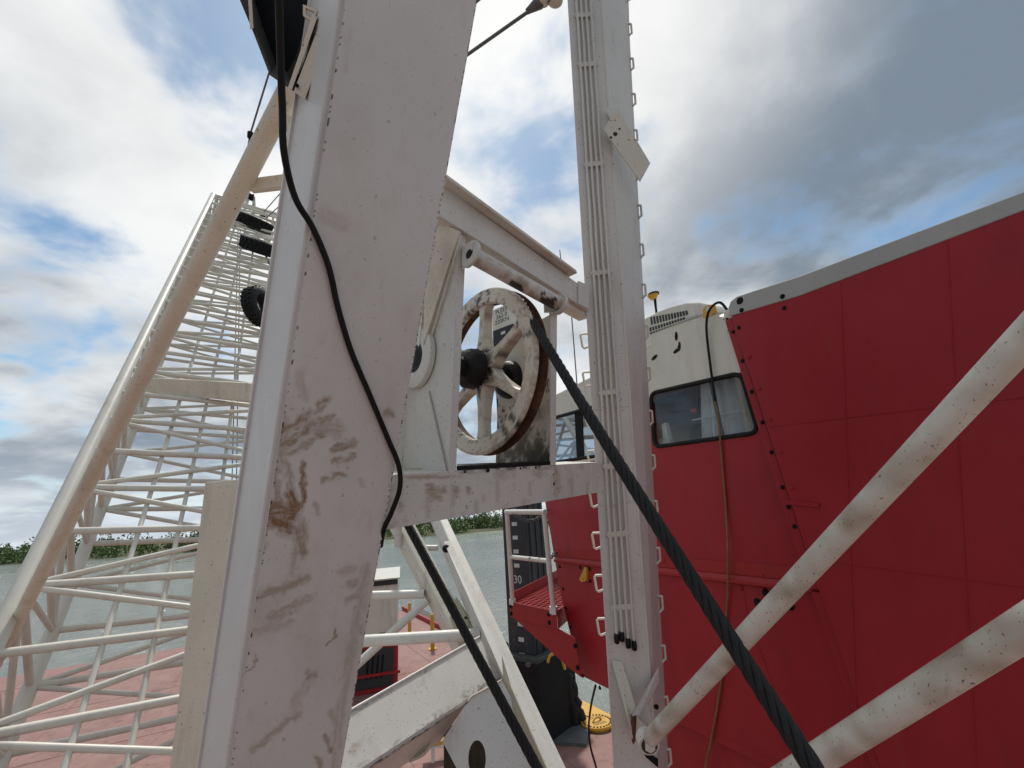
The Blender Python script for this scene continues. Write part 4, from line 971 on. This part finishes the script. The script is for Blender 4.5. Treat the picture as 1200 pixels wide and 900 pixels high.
# ------------------------------------------------------------------ spud pile and its well
def spud():
    base = P(624, 785, 9.9); b0 = V((base.x, base.y, -1.5))
    top = HIT(597, 364, base, V((0, 1, 0))); ax = (top-base).normalized()
    e = thing('spud_pile', V((base.x, base.y, 0)), 'tall black spud pile with white depth marks and white lettered top', 'spud pile')
    u = V((math.cos(rad(-38)), math.sin(rad(-38)), 0)); u = (u-ax*u.dot(ax)).normalized(); w = ax.cross(u).normalized()
    if w.dot(FW) > 0: pass
    h = .36; ztop = top
    bot = base-ax*((base.z+1.5)/ax.z); cut = top-ax*.62
    def sq(p, h, c=.06): return [p+u*x*h+w*y*h for x, y in ((-1, -1+c), (-1+c, -1), (1-c, -1), (1, -1+c), (1, 1-c), (1-c, 1), (-1+c, 1), (-1, 1-c))]
    def col(p, q, name, mat):
        A_, B_ = sq(p, h), sq(q, h); return MB().add(A_+B_, [tuple(range(8)), tuple(range(15, 7, -1))]+[(i, i+8, (i+1) % 8+8, (i+1) % 8) for i in range(8)]).build(name, mat, e, bevel=.01)
    m = paint('spud_paint', (.022, .024, .030), dirt=(.16, .12, .08), dirt_amt=.35, rust=.75, chips=.7, rough=.6, specks=.8)
    col(bot, cut, 'black_column', m); col(cut+ax*.001, top, 'white_top', CABW)
    # which face looks left towards the camera: find outward normals
    fs = [(-u, w), (u, w), (-w, u), (w, u)]
    def facing(n): return n.dot((CAM-base).normalized())
    vis = sorted(fs, key=lambda q: -facing(q[0]))[:2]
    vis.sort(key=lambda q: (base+q[0]).dot(RT)); nL, tL = vis[0]; nR, tR = vis[1]
    if tL.dot(RT) < 0: tL = -tL
    if tR.dot(RT) < 0: tR = -tR
    fl = lambda s, t: base+nL*(h+.002)+tL*s+ax*t
    L = (top-base).length; t = -1.0; k = 0
    tz = (HIT(612, 677, base, V((0, 1, 0)))-base).dot(ax)
    t = tz-.305*14
    while t < L-.70:
        if abs(t-tz) > .1 and t > -.3: MB().box(fl(.02, t), tL*.075, ax*.042, nL*.003).build('depth_mark', WMARK, e)
        t += .305
    def text(s, c, size, n, t_, mat, name):
        cu = bpy.data.curves.new(name, 'FONT'); cu.body = s; cu.size = size; cu.extrude = .002; cu.align_x = 'CENTER'; cu.align_y = 'CENTER'
        tmp = bpy.data.objects.new(name, cu); COL.objects.link(tmp)
        dg = bpy.context.evaluated_depsgraph_get(); me = bpy.data.meshes.new_from_object(tmp.evaluated_get(dg)); bpy.data.objects.remove(tmp)
        me.materials.clear(); me.materials.append(mat); o = bpy.data.objects.new(name, me); COL.objects.link(o)
        o.parent = e; o.matrix_parent_inverse = WM(e).inverted(); o.matrix_basis = frame(c, n, t_); return o
    text('30', fl(.02, tz), .24, nL, tL, WMARK, 'lettering')
    for k, s in enumerate(('PLEES', '262-0', '220KN')): text(s, fl(.0, L-.12-.15*k), .17, nL, tL, INK, 'lettering')
    # vertical rubbing bars on the right hand face
    for s in (-.22, .02, .24): MB().beam(base+nR*(h+.012)+tR*s-ax*1.2, base+nR*(h+.012)+tR*s+ax*(L-.7), tR*.035, nR*.012).build('rubbing_bar', m if s else RUST, e, bevel=.004)
    # well
    b = V((base.x, base.y, 0)); zt = P(622, 765, 9.7).z
    g = thing('spud_well', b, 'black steel spud well with thick collar standing on the red deck', 'spud well')
    def ring(z0, z1, ho, hi, name, mat):
        def sq2(p, hh): return [p+u*x*hh+w*y*hh for x, y in ((-1, -1), (1, -1), (1, 1), (-1, 1))]
        p0 = base+ax*((z0-base.z)/ax.z); p1 = base+ax*((z1-base.z)/ax.z)
        o0, i0, o1, i1 = sq2(p0, ho), sq2(p0, hi), sq2(p1, ho), sq2(p1, hi)
        f = []
        for i in range(4):
            j = (i+1) % 4; f += [(i, j, 8+j, 8+i), (4+i, 12+i, 12+j, 4+j), (i, 4+i, 4+j, j), (8+i, 8+j, 12+j, 12+i)]
        return MB().add(o0+i0+o1+i1, f).build(name, mat, g, bevel=.012)
    ring(zt-.10, zt, .60, .40, 'collar', plain('collar_steel', (.055, .06, .055), .6, 0, .4, 8, .3)); ring(0.0, zt-.10, .68, .44, 'casing', BLACKST)
    dirx = RT
    for k, (ox, hh, ww) in enumerate(((.66, zt*.90, .15), (.80, zt*.55, .14), (-.85, zt*1.02, .14))):
        c = b+V((ox, .1*k, 0)); pts = [c+V((random.uniform(-.03, .03)+(.16 if ox > 0 else 0)*(1-i/9), 0, hh*i/9)) for i in range(10)]
        MB().tube(pts, lambda q: ww*(1.0+.12*math.sin(q*31)), 9).build('rubber_fender', RUBBER, g, smooth=70)
    MB().tube(smooth_path([P(642, 776, 9.2), P(645, 768, 9.2), P(652, 766, 9.2), P(658, 772, 9.2), P(662, 784, 9.2)], 6), .030, 8).build('yellow_hose', YELLOW, g, smooth=60)
    MB().tube(smooth_path([P(590.5, 760, 9.4), P(592, 753.5, 9.4), P(595, 755, 9.4), P(594.5, 762, 9.4)], 5), .02, 8).build('hook', BLACKST, g, smooth=60)
    MB().lathe(P(619, 779, 9.0), -FW, [(.0001, .01), (.05, .008), (.055, 0)], 14).build('round_tag', STEEL, g)
    pf = G(664, 862); MB().box(pf+V((0, 0, .03)), V((.45, -.12, 0)), V((.12, .4, 0)), V((0, 0, .03))).build('foot_plate', plain('foot_steel', (.10, .11, .11), .6, 0, .3, 8, .3), g)
    return b
sb = spud()
def hatch():
    c = G(700, 851, .0); e = thing('deck_hatch', c, 'round yellow deck hatch ringed with dark bolts near the barge edge', 'hatch')
    MB().lathe(c, (0, 0, 1), [(.30, .0), (.30, .05), (.345, .05), (.345, .085), (.335, .095), (.0001, .095)], 40).build('cover', YELLOW, e, smooth=35)
    for k in range(26):
        a = 2*math.pi*k/26; place(boltm, 'bolt', frame(c+V((.295*math.cos(a), .295*math.sin(a), .096)), (0, 0, 1)), e, 1.15)
    MB().tube(smooth_path([c+V((-.10, -.07, .10)), c+V((-.04, -.02, .15)), c+V((.05, .03, .15)), c+V((.10, .07, .10))], 5), .02, 8).build('handle', YELLOW, e, smooth=60)
    for k, y in enumerate((.17, .11, -.13, -.18)):
        for j in range(9):
            p = c+V((-.13+.032*j+.02*k, y+.012*j, .0965)); MB().box(p, V((.010, .004, 0)), V((-.003, .013, 0)), V((0, 0, .001))).build('lettering', INK, e)
hatch()
# bollard with eye next to the well
c = G(646, 866); e = thing('shackle_ring', c, 'small black ring fitting on the deck beside the spud well', 'ring fitting')
MB().box(c+V((0, 0, .07)), V((.12, 0, 0)), V((0, .09, 0)), V((0, 0, .07))).build('base', BLACKST, e, bevel=.03)
MB().tube([c+V((-.07, 0, .12)), c+V((-.09, 0, .42)), c+V((.03, 0, .42)), c+V((.07, 0, .12))], .016, 8).build('ring', BLACKST, e, smooth=60)

# ------------------------------------------------------------------ generator, posts, rails far left of the deck
def generator():
    c = G(466, 808); e = thing('generator_set', c, 'white generator enclosure on a red base beside the far deck edge', 'generator')
    u = (RT-V((0, 0, RT.z))).normalized(); u = (u+V((0, .24, 0))).normalized(); w = V((-u.y, u.x, 0)); U = V((0, 0, 1))
    H = P(467, 681, (c-CAM).dot(FW)).z
    o = c-u*2.6
    MB().prism([o, c, c+w*2.4, o+w*2.4], U*(H*.40)).build('red_base', REDP, e, bevel=.02)
    MB().prism([o+U*H*.40, c+U*H*.40, c+w*2.4+U*H*.40, o+w*2.4+U*H*.40], U*H*.55).build('enclosure', CABW, e, bevel=.02)
    MB().prism([o-w*.1+U*H*.99-u*.1, c+U*H*.99+u*.05-w*.1, c+w*2.5+U*H*1.01+u*.05, o+w*2.5+U*H*1.01-u*.1], U*.05).build('lid', CABW, e, bevel=.01)
    MB().box(c-u*1.3-w*.01+U*H*.965, u*1.29, w*.03, U*H*.025).build('lid_gap', INK, e)
    MB().box(c-u*.62-w*.02+U*H*.21, u*.50, w*.03, U*H*.165).build('radiator_opening', INK, e, bevel=.02)
    MB().box(c-u*.55-w*.08+U*H*.16, u*.62, w*.03, U*.035).build('red_rail', REDP, e)
    MB().box(c-u*.30-w*.015+U*H*.47, u*.22, w*.02, U*.11).build('vent', BLACKST, e)
    for k in range(4): MB().tube([c-u*(.45+.13*k)-w*.05+U*H*.13, c-u*(.40+.13*k)-w*.05+U*H*.32], .03, 8).build('radiator_pipe', BLACKST, e)
    MB().lathe(c-u*1.3+w*1.2+U*H, (0, 0, 1), [(.22, 0), (.22, .35), (.19, .44), (.0001, .45)], 20).build('exhaust_stack', CABW, e, smooth=40)
generator()
for (px, py, h, lb) in ((480, 742, 1.15, 'yellow round deck post beside the white generator'), (507, 761, 1.15, 'yellow round deck post seen between the white foot frame members')):
    p = G(px, py); e = thing('deck_post', p, lb, 'post', 'yellow posts along the deck edge')
    MB().lathe(p, (0, 0, 1), [(.0001, 0), (.16, 0), (.16, .03), (.075, .03), (.075, h-.02), (.06, h), (.0001, h)], 16).build('post', YELLOW, e, smooth=40)
for k in range(2):
    p = DK(-1.0+4.0*k-(12 if k else 0)+9, .5); 

# ------------------------------------------------------------------ white foot frame below the beam
ff = thing('foot_frame', G(540, 900), 'white welded foot frame of channels and tubes below the lower beam', 'frame')
def chan(p0, p1, wpx0, wpx1, d0, d1, side0, side1, name, mat, thick):
    """box member: lit face between p and p+w, shaded face to its left between p-side and p (deeper)"""
    a0, b0 = P(p0[0], p0[1], d0), P(p0[0]+wpx0, p0[1], d0); a1, b1 = P(p1[0], p1[1], d1), P(p1[0]+wpx1, p1[1], d1)
    s0, s1 = P(p0[0]-side0, p0[1], d0+thick), P(p1[0]-side1, p1[1], d1+thick)
    return MB().hexa([a0, b0, s0+(b0-a0), s0], [a1, b1, s1+(b1-a1), s1]).build(name, mat, ff, bevel=.008)
chan((510, 596), (653, 930), 9, 25, 4.7, 2.45, 12, 22, 'right_channel', WHITE, .14)
MB().hexa([P(520, 635, 4.20), P(527, 634, 4.20), P(671, 930, 2.40), P(650, 930, 2.40)], [P(520, 635, 4.23), P(527, 634, 4.23), P(671, 930, 2.43), P(650, 930, 2.43)]).build('cover_plate', WHITE, ff, bevel=.003)
chan((461, 604), (558, 790), 20, 22, 4.6, 3.4, 13, 15, 'left_channel', WHITE2, .14)
MB().lathe(P(523, 643, 4.15), -FW, [(.0001, .03), (.03, .02), (.04, 0)], 8).build('bolt', BLACKST, ff)
def ftube(p, q, d0, d1, px, mat=WHITE):
    r = px/2*((d0+d1)/2)/F; a, b = P(*p, d0), P(*q, d1)
    return MB().tube([a.lerp(b, i/8) for i in range(9)], r, 16).build('cross_tube', mat, ff, smooth=60)
ftube((400, 699), (497, 696), 3.9, 4.0, 10); ftube((395, 753), (563, 743), 3.4, 3.45, 13); ftube((412, 785), (500, 704), 3.6, 3.95, 9.5); ftube((473, 642), (513, 642), 4.35, 4.35, 6.5)
ftube((466, 600), (467, 640), 4.4, 4.4, 9)
mossm = paint('mossy_paint', (.40, .38, .27), dirt=(.10, .10, .035), dirt_amt=.9, rust=.4, chips=.8)
gp = MB().prism([P(534, 700, 3.75), P(562, 742, 3.55), P(570, 770, 3.4), P(548, 790, 3.4), P(527, 724, 3.75)], FW*.02).build('gusset', mossm, ff, bevel=.003)
for x, y in ((539, 722), (546, 724)): MB().lathe(P(x, y, 3.60), -FW, [(.0001, .004), (.012, .003), (.014, 0)], 8).build('bolt_hole', INK, gp)
# base beam: lit upper face, ledge, underside with slot, end web with round hole
bd = {'TL': P(380, 851, 2.35), 'TR': P(562, 747, 3.30), 'BR': P(549, 822, 2.80), 'BL': P(395, 925, 2.15), 'TR2': P(590, 772, 3.05), 'BR2': P(588, 797, 2.85)}
bn = (bd['TR']-bd['TL']).cross(bd['BL']-bd['TL']).normalized()
if bn.dot(FW) < 0: bn = -bn
def BB(x, y, off=0.0): return HIT(x, y, bd['TL']+bn*off, bn)
bb = MB().prism([BB(360, 862), BB(562, 747), BB(606, 832), BB(549, 822), BB(375, 939)], bn*.03).build('base_beam', WHITE, ff, bevel=.006)
def grime(o, cuts, fn):
    bm = bmesh.new(); bm.from_mesh(o.data); bmesh.ops.triangulate(bm, faces=bm.faces)
    for _ in range(cuts): bmesh.ops.subdivide_edges(bm, edges=bm.edges, cuts=1, use_grid_fill=True)
    bm.to_mesh(o.data); bm.free()
    pv = np.array([PIX(v.co)[:2] for v in o.data.vertices]); g, st_ = fn(pv[:, 0], pv[:, 1]); rope_attr(o, 'grease', np.clip(g, 0, .95)); rope_attr(o, 'stain', np.clip(st_, 0, .9))
def bb_grime(X, Y):
    top = (Y-(747+(562-X)*.541))*.88; bot = ((822+(549-X)*.67)-Y)*.83; n = fbm(X/3, Y/3, 3); m = fbm(X/30, Y/30, 8)
    g = np.clip(1.1-top/(3+22*np.clip(m-.42, 0, 1)*2), 0, 1)*np.clip((n-.46)*5, 0, 1)*(m > .40)*(X < 500)
    g = np.maximum(g, np.clip(1.15-bot/(3+26*np.clip(m-.38, 0, 1)), 0, 1)*np.clip((n-.44)*6, 0, 1)*(m > .36))
    return g*.85, np.clip((fbm(X/18, Y/18, 21)-.60)*2.2, 0, .5)+np.clip(1-bot/7, 0, 1)*.35
grime(bb, 6, bb_grime); grime(lower, 6, LBGRIME)
MB().tube([BB(360, 861.5), BB(562, 746.5)], .010, 8).build('edge_bead', WHITE, bb, smooth=60)
# underside plate (faces down, set back)
un = bn
us = [BB(375, 939), BB(549, 822), P(519, 880, 3.0), P(500, 905, 2.9), P(380, 990, 2.6)]
MB().hexa([BB(372, 939, .002), BB(549, 822, .002), P(517, 868, 3.0), P(360, 972, 2.6)], [p+V((0, 0, .02)) for p in (BB(372, 939, .002), BB(549, 822, .002), P(517, 868, 3.0), P(360, 972, 2.6))]).build('underside_plate', WHITE, ff, bevel=.003)
sp0, sp1, sp2 = P(480, 891.5, 2.70), P(497, 883, 2.78), P(509.5, 863.5, 2.84)
MB().tube(smooth_path([sp0, sp1, sp2], 8), .010, 8).build('slot_lip', CREAM, ff, smooth=60)
MB().prism(smooth_path([sp0, sp1, sp2], 6)+[P(497, 874, 2.79)], V((0, 0, .003))).build('slot', mossm, ff)
we = [P(549, 822, 2.79), P(568, 806, 2.84), P(588, 797, 2.86), P(608, 832, 2.7), P(660, 940, 2.3), P(510, 940, 2.5), P(516, 884, 2.66)]
wn = (we[2]-we[0]).cross(we[5]-we[0]).normalized()
if wn.dot(FW) < 0: wn = -wn
wp = [HIT(x, y, we[0], wn) for x, y in ((549, 822), (552, 817), (568, 808), (588, 797), (608, 833), (665, 940), (556, 940), (518, 868))]
hole_plate('end_web', wp, [circle(HIT(559, 889, we[0], wn), wn, .085, 24, .052)], wn*.02, WHITE, ff)
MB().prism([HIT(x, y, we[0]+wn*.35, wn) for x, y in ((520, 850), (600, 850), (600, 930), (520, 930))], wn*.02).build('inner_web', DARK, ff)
MB().tube(smooth_path([HIT(x, y, we[0]-wn*.004, wn) for x, y in ((549, 822), (553, 816), (568, 808), (588, 797))], 5), .006, 8).build('edge_bead', CREAM, ff, smooth=60)
MB().prism([P(588, 770, 3.0), P(596, 800, 2.85), P(640, 900, 2.42), P(648, 930, 2.35), P(636, 930, 2.40), P(590, 800, 2.9)], FW*.02).build('inner_strip', mossm, ff)
MB().lathe(P(535.5, 827, 2.80), -FW, [(.0001, .02), (.012, .015), (.014, 0)], 8).build('bolt', BLACKST, ff)
for x, y in ((520, 839), (505, 848), (493, 856), (480, 866), (466, 877), (450, 888), (427, 838), (413, 836)):
    pass
# small ladder on the deck seen below the base beam
lc = G(516, 893); e = thing('deck_ladder', lc, 'small white ladder with yellow step seen under the white base beam', 'ladder')
for dx in (-.14, .14): MB().beam(lc+V((dx, 0, 0)), lc+V((dx-.06, .25, 1.0)), V((.03, 0, 0)), V((0, .02, 0))).build('stile', WHITE, e)
for k in range(3): MB().beam(lc+V((-.15, .06*k, .25+.25*k)), lc+V((.14, .06*k, .25+.25*k)), V((0, .02, 0)), V((0, 0, .015))).build('rung', WHITE, e)
MB().box(lc+V((.15, .15, .30)), V((.5, .1, 0)), V((-.02, .1, 0)), V((0, 0, .03))).build('step', YELLOW, e)

# ------------------------------------------------------------------ lattice boom far left with tyres
def boom():
    b1 = P(292, 252, 20.0); b0 = P(205, 660, 6.5); b0 = b0+(b0-b1)*.17
    ax = (b1-b0).normalized(); L = (b1-b0).length
    wv = V((.80, .60, 0)); wv = (wv-ax*wv.dot(ax)).normalized(); hv = ax.cross(wv).normalized()
    e = thing('lattice_boom', b0, 'pale lattice crane boom of many tubes rising behind the left leg', 'crane boom')
    wd, hd = 1.25, 1.0
    def cn(t, i, j):
        s = 1 if t < .9 else 1-(t-.9)*6; return b0+ax*L*t+wv*wd*i*s+hv*hd*j*s
    for i in (-1, 1):
        for j in (-1, 1): MB().tube([cn(0, i, j), cn(.9, i, j), cn(1, i, j)], .085, 10).build('chord', BOOMW, e, smooth=60)
    n = 29
    for k in range(n+1):
        t = k/n*.98
        for (a, b) in (((-1, -1), (1, -1)), ((-1, 1), (1, 1)), ((-1, -1), (-1, 1)), ((1, -1), (1, 1))):
            MB().tube([cn(t, *a), cn(t, *b)], .043, 8).build('lacing', BOOMW, e, smooth=60)
        if k < n:
            t2 = (k+1)/n*.98; f = k % 2
            for (a, b) in (((-1, -1), (1, -1)), ((-1, 1), (1, 1)), ((-1, -1), (-1, 1)), ((1, -1), (1, 1))):
                p, q = (a, b) if f else (b, a); MB().tube([cn(t, *p), cn(t2, *q)], .034, 8).build('lacing', BOOMW, e, smooth=60)
    # walkway rails in the boom and tip gear
    for i in (-.35, .0, .35): MB().tube([cn(0, i, -1), cn(.95, i, -1)], .03, 6).build('walkway_rail', BOOMW, e, smooth=60)
    tp = b1; MB().box(tp, wv*1.3, hv*.12, ax*.15).build('tip_beam', BOOMW, e, bevel=.02)
    for s in (-.22, .22): MB().beam(tp-wv*(.0+s), tp-wv*(s*.4)+V((0, 0, 1.0)), wv*.06, hv*.04).build('tip_bracket', BOOMW, e)
    for s, r in ((-.75, .26), (.55, .22)): MB().lathe(tp+wv*s+V((0, 0, .22)), wv, [(.05, -.1), (r, -.1), (r-.05, 0), (r, .1), (.05, .1)], 20).build('tip_sheave', BLACKST, e, smooth=40)
    MB().lathe(tp+V((0, 0, .95)), wv, [(.04, -.1), (.18, -.1), (.15, 0), (.18, .1), (.04, .1)], 16).build('tip_sheave', BLACKST, e, smooth=40)
    x = MB(); x.beam(P(180, 453, 8.0), P(296, 459, 8.2), UP*.16, FW*.12).build('box_stiffener', CREAM, e, bevel=.01)
    MB().prism([P(282, 450, 7.86), P(287, 450, 7.86), P(286, 466, 7.86), P(281, 466, 7.86)], -FW*.05).build('stiffener_rib', BOOMW, e)
    # bare lines
    for (a, da, b, db, lb) in (((297, 262), 19.8, (352, 200), 14, 'upper grey boom line leading right from the boom tip'), ((299, 268), 19.8, (352, 218), 14, 'lower grey boom line leading right from the boom tip')):
        tag(MB().tube([P(*a, da), P(*b, db)], .018, 6).build('boom_line', STEEL), lb, 'boom line', 'boom lines')
    for (x0, x1, lb) in ((279, 270, 'left thin hoist line hanging behind the boom'), (281.5, 276, 'right thin hoist line hanging behind the boom')):
        tag(MB().tube([P(x0, 270, 21), P(x1, 640, 19)], .022, 6).build('hoist_line', STEEL), lb, 'hoist line', 'hoist lines')
    tag(MB().tube(smooth_path([P(296.5, 240, 19.5), P(298, 262, 19), P(304, 282, 18), P(313, 303, 16), P(322, 322, 14)], 5), .035, 6).build('boom_cable', DARK), 'drooping dark cable running down from the boom tip', 'cable')
    def tyre(c, axis, R, label):
        t = thing('tyre', c, label, 'tyre', 'black tyres on the boom'); w = R*.33
        prof = [(R*.52, -w*.6), (R*.62, -w), (R*.88, -w*1.02), (R, -w*.75), (R, w*.75), (R*.88, w*1.02), (R*.62, w), (R*.52, w*.6), (R*.56, 0)]
        MB().lathe(c, axis, prof, 40, closed=True).build('carcass', RUBBER, t, smooth=40)
        m = frame(c, axis)
        lug = proto(MB().box((R*1.01, 0, w*.42), V((R*.035, 0, 0)), V((0, R*.045, R*.02)), V((0, -R*.03, w*.36))), RUBBER)
        lug2 = proto(MB().box((R*1.01, 0, -w*.42), V((R*.035, 0, 0)), V((0, R*.045, -R*.02)), V((0, R*.03, w*.36))), RUBBER)
        for k in range(24):
            r_ = M.Rotation(2*math.pi*k/24, 4, 'Z'); place(lug, 'tread_block', m @ r_, t); place(lug2, 'tread_block', m @ M.Rotation(2*math.pi*(k+.5)/24, 4, 'Z'), t)
    tyre(P(296, 261, 16.6), UP*.95+RT*.33-FW*.08, .66, 'flat black tyre lashed just below the boom tip')
    tyre(P(308, 290, 14.6), UP*.95+RT*.33-FW*.16, .64, 'black tyre on the boom, middle one of the three')
    tyre(P(303, 359, 10.6), (ray(302, 357).normalized()*-.55+wv*.62+V((0, 0, .35))), .46, 'treaded black tyre on the boom, lowest of the three')
boom()
k0, k1 = P(240, 565, 4.1), P(286, 561, 4.0); kb = V((.12, .28, 0))
e = MB().prism([k0, k1, k1+kb, k0+kb], V((0, 0, -k1.z))).build('beige_locker', CREAM, bevel=.01)
tag(e, 'beige steel locker partly hidden behind the broad left leg', 'locker')
